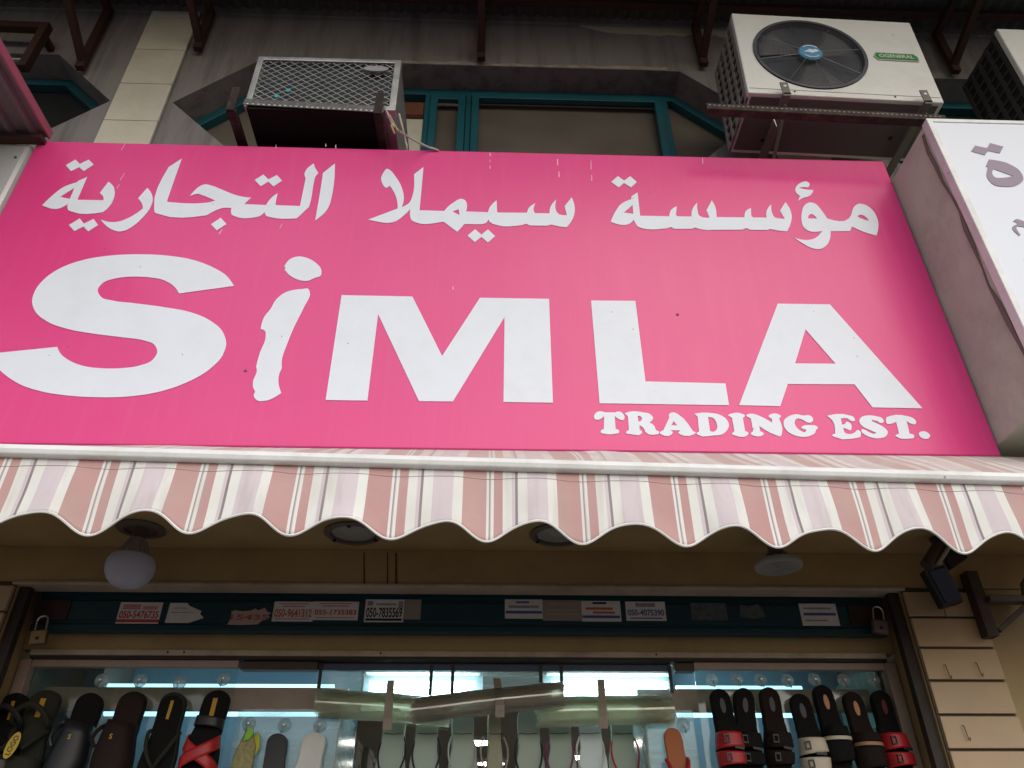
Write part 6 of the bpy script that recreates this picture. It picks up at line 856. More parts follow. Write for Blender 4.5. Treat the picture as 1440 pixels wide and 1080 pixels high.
for a_, b_ in ((-1.613, -1.577), (1.437, 1.473)):
    MB().box(a_, b_, 2.668, 2.70, 0.0, 2.499).build('guide_rail', M_guide, shu, bevel=0.002)
for a_, b_ in ((-1.57, -1.46), (1.31, 1.43)):
    MB().box(a_, b_, SHY-0.006, SHY-0.0005, 2.405, 2.478).build('lock_plate', mat('dark_maroon_plate', (0.035, 0.016, 0.014), 0.5, var=0.3), shu, bevel=0.002)
def sticker(px0, px1, py0, py1, mt, num=None, ink=None, bars=(), torn=False, nh=0.36, skew=0.0):
    y = SHY-0.0012
    c0, c1 = at(px0, (py0+py1)/2, y), at(px1, (py0+py1)/2, y)
    zt, zb = at((px0+px1)/2, py0, y).z, at((px0+px1)/2, py1, y).z
    x0, x1 = c0.x, c1.x
    if torn:
        top = [(x0+(x1-x0)*k/9, zt-(zt-zb)*random.uniform(0, 0.28)*(1 if k % 2 else 0.4)) for k in range(10)]
        bot = [(x1-(x1-x0)*k/9, zb+(zt-zb)*random.uniform(0, 0.16)) for k in range(10)]
        poly = top[:9]+[(x1-0.012, (zt+zb)/2+0.008), (x1, (zt+zb)/2), (x1-0.02, zb+0.01)]+bot[2:]
    else:
        poly = [(x0, zb+skew), (x1, zb), (x1, zt), (x0, zt+skew)]
    if isinstance(torn, list): poly = [(x0+(x1-x0)*a_, zb+(zt-zb)*b_) for a_, b_ in torn]
    yo = sticker.k*0.0002; sticker.k = (sticker.k+1) % 3
    s = MB().prism(poly, y-yo, y-yo+0.0006).build('sticker', mt, shu)
    yy = y-yo-0.0005
    if num:
        text_mesh('printed_number', num, (x1-x0)*0.92, (zt-zb)*nh, ink, s, ((x0+x1)/2, yy, zb+(zt-zb)*0.42), bold=0.025)
    for (f0, f1, g0, g1, im) in bars:
        MB().box(x0+(x1-x0)*f0, x0+(x1-x0)*f1, yy, yy+0.0003, zb+(zt-zb)*g0, zb+(zt-zb)*g1).build('printed_bar', im, s)
sticker.k = 0
M_pkprint = mat('pink_print', (0.55, 0.25, 0.26), 0.6, var=0.3, scale=200)
M_gyprint = mat('grey_print', (0.28, 0.27, 0.30), 0.6, var=0.4, scale=250)
lines = lambda im: ((0.12, 0.85, 0.86, 0.92, im), (0.2, 0.78, 0.72, 0.79, im), (0.08, 0.92, 0.10, 0.15, im))
sticker(166, 226, 847, 877, M_paper, '050-5476735', M_inkred, ((0.0, 1.0, 0.06, 0.2, M_inkred), (0.08, 0.5, 0.66, 0.9, M_pkprint), (0.55, 0.9, 0.66, 0.82, M_pkprint)))
sticker(235, 288, 848, 876, M_paper, None, None, ((0.15, 0.5, 0.72, 0.76, M_gyprint), (0.1, 0.7, 0.5, 0.54, M_gyprint)), torn=[(0,0),(.62,0),(.78,.1),(1,.26),(.88,.45),(.9,.6),(.55,.86),(.48,1),(.02,1)])
sticker(322, 381, 853, 879, M_paperpink, '15435', mat('faded_red_ink', (0.34, 0.13, 0.10), 0.7), torn=[(0,.02),(.35,0),(.72,.04),(.8,.22),(.9,.3),(.98,.42),(.93,.55),(1,.66),(.9,.72),(.82,.95),(.74,.86),(.66,.8),(.6,.9),(.5,.78),(.3,.74),(.12,.8),(.04,.72),(.06,.4)], nh=0.3)
sticker(384, 441, 846, 874, M_paper, '050-9641312', M_inkorange, lines(M_pkprint), nh=0.42)
sticker(440, 504, 846, 872, M_paper, '055-1735383', M_inkred, lines(M_pkprint), nh=0.28)
sticker(513, 568, 843, 875, M_paper, '050-7835569', M_inkblack, ((0.04, 0.96, 0.06, 0.16, M_inkblack), (0.05, 0.2, 0.72, 0.92, M_gyprint), (0.28, 0.8, 0.74, 0.82, M_gyprint), (0.85, 0.97, 0.6, 0.92, M_gyprint)), nh=0.44)
sticker(568.5, 592, 843, 871, M_papertan)
sticker(710, 763, 843, 870, M_paper, None, None, ((0.02, 0.98, 0.26, 0.40, M_inkblue), (0.3, 0.65, 0.80, 0.90, M_inkblue), (0.1, 0.9, 0.55, 0.68, M_gyprint)))
sticker(763, 818, 844, 873, M_papertan, None, None, ((0.1, 0.9, 0.8, 0.84, M_paperpink), (0.1, 0.9, 0.5, 0.54, M_paperpink), (0.1, 0.9, 0.3, 0.34, M_paperpink)))
sticker(817, 873, 845, 874, M_paper, None, None, ((0.03, 0.97, 0.16, 0.29, M_inkblue), (0.3, 0.65, 0.84, 0.94, M_inkblack), (0.12, 0.8, 0.56, 0.68, M_inkorange), (0.3, 0.85, 0.38, 0.48, M_inkorange)))
sticker(880, 936, 846, 873, M_paper, '050-4075390', M_inkblue, ((0.1, 0.9, 0.10, 0.16, M_inkblue), (0.25, 0.75, 0.72, 0.92, M_gyprint)), nh=0.32)
sticker(972, 1022, 848, 872, M_paperdim)
sticker(1040, 1075, 848, 870, M_paperdim, torn=[(0,.1),(.5,0),(1,.1),(.95,.5),(.8,.95),(.4,.8),(.05,.9)])
sticker(1126, 1178, 849, 880, M_paper, None, None, ((0.08, 0.95, 0.46, 0.58, M_inkblue), (0.1, 0.85, 0.74, 0.82, M_gyprint), (0.1, 0.7, 0.2, 0.26, M_gyprint)))
sticker(440, 505, 826.5, 829.5, M_papertan)

def padlock(px, py, mtb, lab):
    q = at(px, py, 2.70)
    t = thing('padlock', lab, 'padlock', tuple(q), 'padlocks on the shutter')
    MB().box(q.x-0.028, q.x+0.028, q.y-0.011, q.y+0.011, q.z-0.05, q.z).build('body', mtb, t, bevel=0.006)
    arc = [(q.x+0.018*math.cos(math.pi*k/12), q.y, q.z+0.03+0.018*math.sin(math.pi*k/12)) for k in range(13)]
    MB().tube([(q.x+0.018, q.y, q.z-0.004)]+arc+[(q.x-0.018, q.y, q.z-0.004)], 0.0042, 8).build('shackle', M_steel, t, smooth=True)
    MB().lathe([(0.006, 0), (0.006, -0.0015)], (q.x, q.y-0.011, q.z-0.03), 'y', 12).build('keyhole', M_black, t)
    return t
padlock(57, 886, M_brass, 'brass padlock hanging at the left end of the shutter').rotation_euler.y = R(-6)
padlock(1236, 872, mat('dull_dark_lock', (0.16, 0.13, 0.12), 0.45, metal=0.6), 'dull grey padlock hanging at the right end of the shutter').rotation_euler.y = R(8)

# inner header under the shutter
hd = thing('shop_header', 'ochre header beam with tan trim between shutter and shop displays', 'beam', (0, 2.82, 2.3))
MB().box(-1.612, 1.472, 2.80, 3.0, 2.322, 2.75).build('beam', M_ochre, hd)
MB().box(-1.576, 1.436, 2.792, 2.83, 2.302, 2.3215).build('trim', M_trimtan, hd, bevel=0.003)
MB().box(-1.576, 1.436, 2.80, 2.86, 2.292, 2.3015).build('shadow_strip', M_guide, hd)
for px in (258, 235, 535, 923, 36):
    q = at(px, 920, 2.791)
    MB().lathe([(0.004, 0), (0.003, -0.002)], (q.x, 2.792, 2.312), 'y', 8).build('nail_hole', M_black, hd)

# wire pins on the tiles
for i, (px, py) in enumerate(((1332, 944), (1376, 941), (1358, 1030))):
    q = at(px, py, 2.634)
    w = MB().tube([(q.x-0.002, 2.640, q.z+0.022), (q.x-0.002, 2.630, q.z+0.020), (q.x+0.001, 2.629, q.z-0.02), (q.x+0.006, 2.632, q.z-0.024), (q.x+0.008, 2.63, q.z-0.014)], 0.0016, 6).build('wire_hook', M_lampdark)
    tag(w, ['bent wire hook on the tile column, left of an upper pair', 'bent wire hook on the tile column, right of an upper pair', 'lone bent wire hook on a lower tile of the column'][i], 'hook', 'wire hooks on the tiles')

# ------------------------------------------------------------------ shop interior
room = thing('shop_interior', 'dim shop room behind the open doorway', 'room', (0, 5.8, 0))
MB().box(-1.6, 1.46, 2.9, 9.0, -0.05, 0.004).build('floor', M_floor, room)
MB().box(-1.6, 1.46, 3.32, 9.0, 2.60, 2.65).build('ceiling', M_inceil, room)
MB().box(-1.6, 1.46, 2.99, 3.318, 2.36, 2.40).build('front_ceiling', M_inceil, room)
MB().box(-1.6, 1.46, 3.32, 3.34, 2.355, 2.599).build('bulkhead', M_inwall, room)
MB().box(-1.6, 1.46, 9.0, 9.05, 0.0, 2.65).build('rear_wall', M_inwall, room)
MB().box(-1.65, -1.6, 2.9, 9.0, 0.0, 2.65).build('side_wall', M_inwall, room)
MB().box(1.46, 1.51, 2.9, 9.0, 0.0, 2.65).build('side_wall', M_inwall, room)
labs = ['glowing round ceiling light in the shop, far left one', 'glowing round ceiling light in the shop, near left one', 'glowing round ceiling light in the shop, near right one', 'glowing round ceiling light in the shop, far right one', 'glowing ceiling light half hidden behind the middle sandals']
for i, (px, py) in enumerate(((690, 1070), (672, 1040), (897, 1035), (905, 1066), (808, 1061))):
    q = atz(px, py, 2.595)
    if q.y > 8.8: q = EYE + (q-EYE)*(8.6/q.y); q.z = 2.595
    t = thing('ceiling_light', labs[i], 'ceiling light', (q.x, q.y, 2.6), 'round ceiling lights inside the shop')
    MB().lathe([(0.15, 0.0), (0.15, -0.02), (0.125, -0.03), (0.12, -0.02)], (q.x, q.y, 2.5995), 'z', 32).build('rim', M_alu, t, smooth=True)
    MB().lathe([(0.118, -0.022), (0.09, -0.034), (0.001, -0.04)], (q.x, q.y, 2.5995), 'z', 32).build('diffuser', M_down, t, smooth=True)

# shoe boxes stacked on a shelf at the left of the room
rk = thing('shoe_box_shelf', 'metal shelf stacked with shoe boxes inside the shop at left', 'shelf', (-1.1, 4.4, 0))
MB().box(-1.59, -0.64, 3.5, 5.6, 1.937, 1.957).build('board', M_alu, rk)
MB().box(-1.59, -0.64, 3.5, 5.6, 1.45, 1.47).build('board', M_alu, rk)
for yy in (3.7, 5.56):
    MB().box(-1.59, -1.557, yy, yy+0.035, 0, 2.5).build('post', M_alu, rk)
random.seed(12)
bcol = [(0.50, 0.48, 0.42), (0.36, 0.04, 0.05), (0.06, 0.08, 0.22), (0.45, 0.44, 0.42), (0.30, 0.03, 0.05), (0.12, 0.10, 0.10)]
bname = ['white', 'red', 'navy', 'pale grey', 'dark red', 'black']
nb = 0
for ci, yy in enumerate((3.52, 3.78, 4.04, 4.30, 4.56, 4.82, 5.08)):
    for ri in range(3):
        k = random.randrange(6)
        z = 1.9585+ri*0.118; x1 = -0.665+random.uniform(-0.015, 0.015)
        t = thing('shoe_box', '%s shoe box, column %s from the doorway, %s up from the shelf board' % (bname[k], ['one', 'two', 'three', 'four', 'five', 'six', 'seven'][ci], ['first', 'second', 'third', 'fourth', 'fifth'][ri]), 'shoe box', (x1-0.15, yy+0.12, z), 'shoe boxes on the shelf')
        mb_ = mat('shoe_box_%s' % bname[k].replace(' ', '_'), bcol[k], 0.6, var=0.08)
        MB().box(x1-0.30, x1-0.004, yy, yy+0.235, z, z+0.082).build('box_body', mb_, t)
        MB().box(x1-0.303, x1, yy-0.003, yy+0.238, z+0.080, z+0.113).build('lid', mb_, t, bevel=0.002)
        MB().box(x1+0.0002, x1+0.0008, yy+0.07, yy+0.16, z+0.084, z+0.108).build('end_label', M_paper, t)

# ------------------------------------------------------------------ lit display cases on both sides of the door
def display_case(lab, x0, x1, gx0, gx1, tx0, tx1, side):
    t = thing('display_case', lab, 'display case', ((x0+x1)/2, 2.9, 0))
    MB().box(gx0, gx1, 2.815, 2.85, 2.268, 2.2915).build('head_rail', M_pinkbeige, t, bevel=0.002)
    MB().box(gx0+0.004, gx1-0.004, 2.838, 2.843, 0.9, 2.2675).build('glass_pane', M_glass, t)
    MB().box(x0, x1, 2.945, 2.965, 2.150, 2.229).build('light_board', M_pinkbeige, t, bevel=0.002)
    MB().tube([(tx0, 3.03, 2.246), (tx1, 3.03, 2.246)], 0.013, 12).build('tube_lamp', M_tubesoft, t, smooth=True)
    MB().tube([(tx0, 3.06, 2.165), (tx1, 3.06, 2.165)], 0.013, 12).build('tube_lamp', M_tubesoft, t, smooth=True)
    MB().box(x0, x1, 3.22, 3.24, 0.6, 2.359).build('back_panel', M_caseback, t)
    MB().box(x0, x1, 2.86, 3.219, 0.85, 0.87).build('shelf', M_alu, t)
    ex = (x0-0.04, x0-0.001) if side < 0 else (x1+0.001, x1+0.04)
    MB().box(ex[0], ex[1], 2.81, 2.86, 0.0, 2.291).build('end_stile', M_pinkbeige, t, bevel=0.002)
    xs = x1-0.006 if side < 0 else x0
    MB().box(xs, xs+0.006, 2.86, 3.219, 0.875, 2.145).build('inner_side_panel', M_film, t)
    gl2 = MB().box(gx1+0.006 if side < 0 else x0+0.008, x1-0.008 if side < 0 else gx0-0.006, 2.895, 2.899, 0.9, 2.147).build('inner_pane', M_film, t)
    if side < 0:
        xd = at(140, 965, 2.97).x
        MB().box(xd-0.004, xd+0.004, 2.966, 3.2195, 0.875, 2.355).build('added_divider', M_pinkbeige, t)  # partition added to keep the left end of the case dark
    return t
xl = at(480, 1030, 2.9).x; xr = at(905, 1030, 2.9).x
gl_ = at(335, 945, 2.83).x; gr_ = at(975, 940, 2.83).x
dcl = display_case('lit glass display case of sandals left of the doorway', -1.57, xl, -1.57, gl_, at(140, 965, 3.03).x, at(470, 965, 3.03).x, -1)
dcr = display_case('lit glass display case of sandals right of the doorway', xr, 1.43, gr_, 1.43, at(950, 960, 3.03).x, at(1125, 960, 3.03).x, 1)
# tiled cheek at the right end of the right case
gt = MB().box(1.418, 1.4295, 2.86, 3.219, 0.87, 2.30).build('tiled_cheek', M_grout, dcr)
for r_ in range(6):
    for c_ in range(2):
        MB().box(1.409, 1.419, 2.862+c_*0.178, 3.036+c_*0.178, 2.298-(r_+1)*0.2+0.002, 2.298-r_*0.2-0.002).build('tile', M_greentile, gt, bevel=0.001)
# dark fittings between case and curtain
for (a_, b_) in ((340, 447), (948, 975)):
    q0, q1 = at(a_, 935, 2.83), at(b_, 935, 2.83)
    t = MB().box(q0.x, q1.x, 2.82, 2.86, 2.262, 2.290).build('door_track', mat('dark_brown_track', (0.06, 0.04, 0.035), 0.5, var=0.3), bevel=0.002)
    tag(t, 'dark track above the doorway, left end' if a_ < 500 else 'dark track above the doorway, right end', 'track', 'door tracks')

# ------------------------------------------------------------------ rolled-up clear strip curtain in the doorway
cu = thing('strip_curtain', 'clear plastic strip curtain rolled up and tied over the doorway', 'curtain', (0.04, 2.86, 2.29))
cx0, cx1 = at(447, 945, 2.86).x, at(943, 945, 2.86).x
MB().box(cx0, cx1, 2.85, 2.875, 2.268, 2.2915).build('rail', mat('navy_grey_rail', (0.05, 0.07, 0.12), 0.4), cu, bevel=0.002)
MB().grid(lambda u, v: (cx0+(cx1-cx0)*u, 2.866+0.006*math.sin(u*31)*v+0.004*math.sin(u*70+2), 2.268-0.115*v), 120, 6).build('hanging_sheet', M_film, cu, smooth=True)
def roll(pa, pb, r0, mt, seed, turns=2.6):
    random.seed(seed)
    pa, pb = Vector(pa), Vector(pb); nu = 60
    ph1, ph2 = random.uniform(0, 6), random.uniform(0, 6)
    nt_ = int(26*turns)
    def fn(u, v):
        c = pa.lerp(pb, u)
        a_ = v*turns*2*math.pi + 1.2*u + 0.3*math.sin(u*9+ph1)
        r_ = r0*(0.55+0.45*v)*(1+0.022*math.sin(u*9+ph1+a_*0.5)+0.012*math.sin(u*27+ph2))
        off = 0.006*math.sin(7*v+ph2)*(1 if u in (0, 1) else 0)
        return (c.x+off, c.y+r_*math.cos(a_), c.z+r_*0.92*math.sin(a_)+0.0015*math.sin(u*6+ph2))
    return MB().grid(fn, nu, nt_).build('rolled_strip', mt, cu, smooth=True)
roll(at(448, 989, 2.88), at(632, 1003, 2.88), 0.058, M_roll, 1)
roll(at(757, 1003, 2.88), at(945, 998, 2.88), 0.060, M_roll, 2)
roll(at(580, 1000, 2.785), at(793, 976, 2.785), 0.050, M_rolldark, 5)
for px, y0, y1, lean in ((548, 953, 1026, -4), (699, 950, 1008, 4), (847, 952, 1024, 2)):
    a_, b_ = at(px, y0, 2.80), at(px+lean, y1, 2.728 if px == 699 else 2.80)
    wd = 0.0125
    MB().add([(a_.x-wd, 2.842, a_.z), (a_.x+wd, 2.842, a_.z), (b_.x+wd*1.2, b_.y-0.006, b_.z+0.035), (b_.x-wd*1.2, b_.y-0.006, b_.z+0.035), (b_.x+wd*1.2, b_.y+0.006, b_.z), (b_.x-wd*1.2, b_.y+0.006, b_.z)],
             [(0,1,2,3), (3,2,4,5)]).build('tape_strap', M_tape, cu, solid=0.002)
for px, y1 in ((607, 978), (637, 984), (760, 960), (789, 992), (452, 968), (941, 975)):
    a_, b_ = at(px, 938, 2.845), at(px, y1, 2.845)
    MB().box(a_.x-0.006, a_.x+0.006, 2.842, 2.846, b_.z, 2.285).build('black_tie', M_black, cu)
# white battens with tubes behind the curtain
for i, (pa, pb) in enumerate(((520, 668), (776, 938))):
    a_, b_ = at(pa, 968, 3.12), at(pb, 968, 3.12)
    t = thing('tube_light', ['glowing fluorescent tube light behind the left curtain roll', 'glowing fluorescent tube light behind the right curtain roll'][i], 'tube light', ((a_.x+b_.x)/2, 3.12, 2.36), 'tube lights behind the curtain')
    MB().box(a_.x-0.02, b_.x+0.02, 3.10, 3.15, 2.318, 2.3595).build('batten', M_alu, t, bevel=0.003)
    for dz in (0.0, -0.035):
        MB().tube([(a_.x, 3.115, a_.z+0.012+dz), (b_.x, 3.115, a_.z+0.012+dz)], 0.014, 12).build('tube', M_tube, t, smooth=True)
    MB().box(a_.x-0.03, b_.x+0.03, 3.152, 3.158, a_.z-0.075, 2.3595).build('added_reflector', M_reflector, t)  # panel added behind the tubes to even out their glow

# ------------------------------------------------------------------ suction hooks
def suction_hook(px, py, Y, lab):
    q = at(px, py, Y)
    t = thing('suction_hook', lab, 'hook', tuple(q), 'clear suction hooks on the glass')
    MB().lathe([(0.0225, -0.001), (0.0215, -0.0035), (0.012, -0.007), (0.006, -0.012), (0.0055, -0.016), (0.001, -0.0165)], q, 'y', 24).build('cup', M_cup, t, smooth=True)
    MB().tube([(q.x+0.022*math.cos(2*math.pi*k/28), q.y-0.002, q.z+0.022*math.sin(2*math.pi*k/28)) for k in range(28)], 0.0013, 5, closed=True).build('rim', M_cup, t, smooth=True)
    MB().tube([(q.x, q.y-0.014, q.z+0.004), (q.x, q.y-0.017, q.z-0.004), (q.x, q.y-0.018, q.z-0.022), (q.x, q.y-0.026, q.z-0.030), (q.x, q.y-0.034, q.z-0.024)], 0.0014, 6).build('wire', M_steel, t, smooth=True)
    MB().lathe([(0.005, -0.0166), (0.005, -0.019), (0.001, -0.02)], q, 'y', 12).build('stud', M_steel, t)
cups_l = ((143, 957, 'third black sandal from left'), (198, 957, 'dark brown strapped clog'), (253, 960, 'dark green thong sandal'), (315, 955, 'sandal with red crossed straps'))
for px, py, w_ in cups_l: suction_hook(px, py, 2.837, 'clear suction hook on left glass above the %s' % w_)
for px, py, w_ in ((350, 1018, 'green toy-like sandal charm'), (400, 1020, 'black slipper'), (450, 1020, 'white slipper'), (961, 1020, 'orange slipper')):
    suction_hook(px, py, 2.893, 'clear suction hook on inner pane above the %s' % w_)
for i, px in enumerate((1001, 1036, 1069, 1107, 1145, 1186, 1228)):
    suction_hook(px, (956, 955, 956, 957, 956, 957, 957)[i], 2.837, 'clear suction hook on right glass, %s from the doorway' % ['first', 'second', 'third', 'fourth', 'fifth', 'sixth', 'seventh'][i])

# ------------------------------------------------------------------ sandals
HW = [(0, 0), (.015, .2), (.05, .33), (.11, .42), (.2, .48), (.3, .5), (.4, .475), (.5, .42), (.6, .385), (.7, .37), (.8, .385), (.88, .375), (.94, .31), (.98, .19), (1, 0)]
def hw(v):
    if v > .88: return .375*math.sqrt(max(0, 1-((v-.88)/.12)**2))
    if v < .14: return .43*math.sqrt(max(0, 1-((.14-v)/.14)**2))
    for (a_, b_), (c_, d_) in zip(HW, HW[1:]):
        if v <= c_: return b_+(d_-b_)*(v-a_)/(c_-a_)
    return 0
NS = 28
VS = [0.5-0.5*math.cos(math.pi*k/NS) for k in range(NS+1)]
def shift(v, s): return s*0.07*math.sin(math.pi*v)*(1 if v < 0.6 else 0.6)
def sandal(nm, lab, cat, px, py, Y, L=0.255, Wd=0.098, tilt=0.0, side=1, sole=M_black, insole=None, strap=None, kind='slide', logo=None, group='sandals on the glass', lean=0.06):
    q = at(px, py, Y)
    t = thing(nm, lab, cat, tuple(q), group)
    def P(u, v, d):   # u across in units of width, v 0 toe .. 1 heel, d towards the viewer
        return (q.x+u*Wd+shift(v, side)*Wd, q.y-d, q.z-L+v*L)
    def outline(g_):
        r_ = [(hw(v)*g_, v) for v in VS]
        return [(a_, v) for a_, v in r_] + [(-a_, v) for a_, v in r_[-2:0:-1]]
    def slab(g_, d0, d1):
        b_ = MB(); o = outline(g_); n = len(o)
        vs = [P(u, 0.5+(v-0.5)*g_, d0) for u, v in o] + [P(u, 0.5+(v-0.5)*g_, d1) for u, v in o]
        fs = [(i, (i+1) % n, (i+1) % n+n, i+n) for i in range(n)] + [tuple(range(n)), tuple(n+i for i in range(n))]
        return b_.add(vs, fs)
    slab(1.0, -0.024, 0.0).build('sole', sole, t, bevel=0.003)
    ins = slab(0.93, 0.0004, 0.003).build('footbed', insole or M_black, t, bevel=0.001)
    def band(v0, v1, v0b, v1b, h, mt_, name='strap', ext=1.04, pw=0.6):
        def fn(a_, b_):
            v = (v0+(v0b-v0)*a_) + ((v1+(v1b-v1)*a_)-(v0+(v0b-v0)*a_))*b_
            an = math.pi*a_
            return P(-math.cos(an)*hw(v)*ext, v, h*math.sin(an)**pw - 0.012*(abs(math.cos(an))**6))
        return MB().grid(fn, 16, 6).build(name, mt_, t, smooth=True, solid=0.003)
    def tubeP(pts, r_, mt_, name): return MB().tube([P(*p) for p in pts], r_, 7, sub=4).build(name, mt_, t, smooth=True)
    if kind == 'slide2':      # two buckled straps
        for (a_, b_) in ((.13, .29), (.31, .50)):
            s_ = band(a_, b_, a_+.02, b_-.03, .045, strap)
            for uu in (-0.28,):
                v_ = (a_+b_)/2
                bk = MB()
                for (x0_, x1_, z0_, z1_) in ((-.10,.10,-.045,-.03), (-.10,.10,.03,.045), (-.10,-.07,-.03,.03), (.07,.10,-.03,.03)):
                    c0, c1 = P(uu+x0_, v_+z0_, 0.043), P(uu+x1_, v_+z1_, 0.049)
                    bk.box(c0[0], c1[0], c1[1], c0[1], c0[2], c1[2])
                bk.build('buckle', M_black, s_)
        tg = [P(-.05, .30, .050), P(.30, .285, .046), P(.32, .315, .046), P(-.05, .325, .050)]
        MB().add(tg, [(0,1,2,3)]).build('strap_tab', M_black, t, solid=0.003)
    elif kind == 'slide1':
        band(.12, .47, .15, .45, .048, strap)
    elif kind == 'slide_trim':
        band(.12, .36, .15, .34, .048, sole)
        band(.37, .41, .35, .39, .050, strap, 'trim_band')
        band(.42, .52, .40, .50, .047, sole)
    elif kind == 'thong':
        for sg in (-1, 1):
            tubeP([(0, .24, .004), (sg*.12, .30, .022), (sg*.30, .42, .028), (sg*.42, .56, .012), (sg*.42, .60, -.01)], 0.0065, strap, 'strap')
    elif kind == 'cross':
        for sg in (-1, 1):
            def fn(a_, b_, sg=sg):
                v = .12+.30*a_ + .13*b_
                an = math.pi*a_
                return P(-sg*math.cos(an)*hw(v)*1.04, v, .043*math.sin(an)**.6 - .012*abs(math.cos(an))**6 + (0.003 if sg > 0 else 0))
            MB().grid(fn, 16, 4).build('strap', strap, t, smooth=True, solid=0.003)
        band(.62, .72, .60, .70, .035, M_black, 'ankle_strap')
    elif kind == 'loop':
        band(.14, .34, .17, .32, .045, strap)
        tubeP([(-.36, .62, -.004), (-.44, .66, .03), (-.30, .76, .055), (0, .82, .062), (.30, .76, .055), (.44, .66, .03), (.36, .62, -.004)], 0.009, strap, 'heel_strap')
        for sg in (-1, 1): tubeP([(sg*.40, .60, .0), (sg*.30, .50, .028), (sg*.10, .40, .042)], 0.008, strap, 'side_strap')
    elif kind == 'clog':
        band(.02, .70, .02, .66, .058, strap, 'upper', pw=0.5)
        tubeP([(-.38, .66, .0), (-.50, .60, .03), (-.56, .50, .04), (-.44, .42, .04)], 0.007, strap, 'ankle_strap')
    if logo:
        lk, lm = logo
        if lk == 'bar': c0, c1 = P(-.055, .72, .0032), P(.055, .91, .0042); MB().box(c0[0], c1[0], c1[1], c0[1], c0[2], c1[2]).build('yellow_print', lm, ins)
        elif lk == 'oval':
            b_ = MB(); o = [P(.10*math.cos(2*math.pi*k/24), .80+.085*math.sin(2*math.pi*k/24), .0038) for k in range(24)]
            b_.add(o, [tuple(range(24))]).build('oval_print', lm, ins)
        elif lk == 'letter':
            c0 = P(.0, .52, .064); text_mesh('yellow_letter', 'S', 0.009, 0.016, lm, ins, c0, bold=0.03)
    t.rotation_euler = (R(random.uniform(-2, 3)), R(tilt), R(random.uniform(-8, 8)))
    return t
M_yel = mat('yellow_print', (0.50, 0.27, 0.03), 0.5)
M_red = mat('red_strap', (0.42, 0.015, 0.02), 0.45, var=0.12)
M_olive_s = mat('dark_olive_strap', (0.028, 0.029, 0.02), 0.8, spec=0.25)
M_brown_s = mat('dark_brown_leather', (0.022, 0.012, 0.010), 0.75, spec=0.25)
M_greylogo = mat('grey_oval_print', (0.06, 0.06, 0.065), 0.5)
M_orlogo = mat('orange_oval_print', (0.52, 0.23, 0.12), 0.5)
M_cream = mat('cream_strap', (0.58, 0.50, 0.38), 0.5, var=0.06)
M_tanb = mat('tan_trim_strap', (0.36, 0.20, 0.12), 0.5)
M_blksoft = mat('black_foam', (0.010, 0.0095, 0.010), 0.85, spec=0.2, var=0.3, scale=30, bump=0.5, bscale=260)
M_brnfoam = mat('brown_black_foam', (0.020, 0.013, 0.011), 0.85, spec=0.2, var=0.3, scale=30, bump=0.5, bscale=260)
SY = 2.80
random.seed(21)
s1 = sandal('sandal', 'black sandal with yellow stripe at the far left edge of the glass', 'sandal', 22, 974, SY, .31, .118, -4, 1, M_blksoft, M_blksoft, M_black, 'loop', ('bar', M_yel))
sandal('sandal', 'dark olive sandal with heel loop, second from the left edge', 'sandal', 68, 970, SY, .31, .135, 4, -1, M_olive_s, M_olive_s, M_olive_s, 'loop', ('bar', M_yel))
sandal('sandal', 'black closed clog, third from the left edge', 'sandal', 130, 974, SY, .31, .118, 6, 1, M_blksoft, M_blksoft, M_black, 'clog', ('letter', M_yel))
sandal('sandal', 'dark brown strapped clog, fourth from the left edge', 'sandal', 190, 972, SY, .31, .122, 3, -1, M_brnfoam, M_brown_s, M_brown_s, 'clog', ('letter', M_yel))
sandal('sandal', 'dark green thong sandal with yellow stripe left of the red one', 'sandal', 246, 973, SY, .31, .118, 5, 1, M_olive_s, M_blksoft, M_olive_s, 'thong', ('bar', M_yel))
sandal('sandal', 'black sandal with red crossed straps on the left glass', 'sandal', 308, 970, SY, .31, .118, 3, -1, M_blksoft, M_blksoft, M_red, 'cross', ('bar', M_yel))
q = at(17, 1048, 2.73)
tgp = thing('yellow_tag', 'yellow oval tag hanging on the leftmost black sandal', 'tag', tuple(q))
tg_ = MB().prism([(q.x+0.018*math.cos(2*math.pi*k/24), q.z+0.040*math.sin(2*math.pi*k/24)) for k in range(24)], q.y, q.y+0.001).build('card', mat('yellow_card', (0.55, 0.38, 0.04), 0.5), tgp)
text_mesh('lettering', 'LOGO', 0.058, 0.016, M_inkblack, tg_, (q.x, q.y-0.0006, q.z), bold=0.02, rot=Matrix.Rotation(R(-90), 3, 'Y'))
tgp.rotation_euler.y = R(14)
rs = [(1011, 968, -1, 'slide2', M_red, ('oval', M_greylogo), M_blksoft, 'black slide with two red buckled straps beside the doorway'),
      (1046, 967, 2, 'slide2', M_blksoft, ('oval', M_greylogo), M_blksoft, 'all black buckled slide between red-strapped and brown slides'),
      (1081, 966, 1, 'slide2', M_brnfoam, ('oval', M_greylogo), M_brnfoam, 'brown black buckled slide left of the cream-strapped one'),
      (1122, 975, -3, 'slide2', M_cream, ('oval', M_greylogo), M_blksoft, 'black slide with cream straps and black buckles'),
      (1155, 963, -2, 'slide_trim', M_cream, ('oval', M_orlogo), M_blksoft, 'black slide with white trim band and orange oval print'),
      (1197, 972, -1, 'slide_trim', M_tanb, ('oval', M_orlogo), M_brnfoam, 'brown slide with tan trim band and orange oval print'),
      (1237, 970, -2, 'slide2', M_red, ('oval', mat('dark_red_oval', (0.12, 0.02, 0.02), 0.5)), M_blksoft, 'black slide with plain red straps nearest the tile column')]
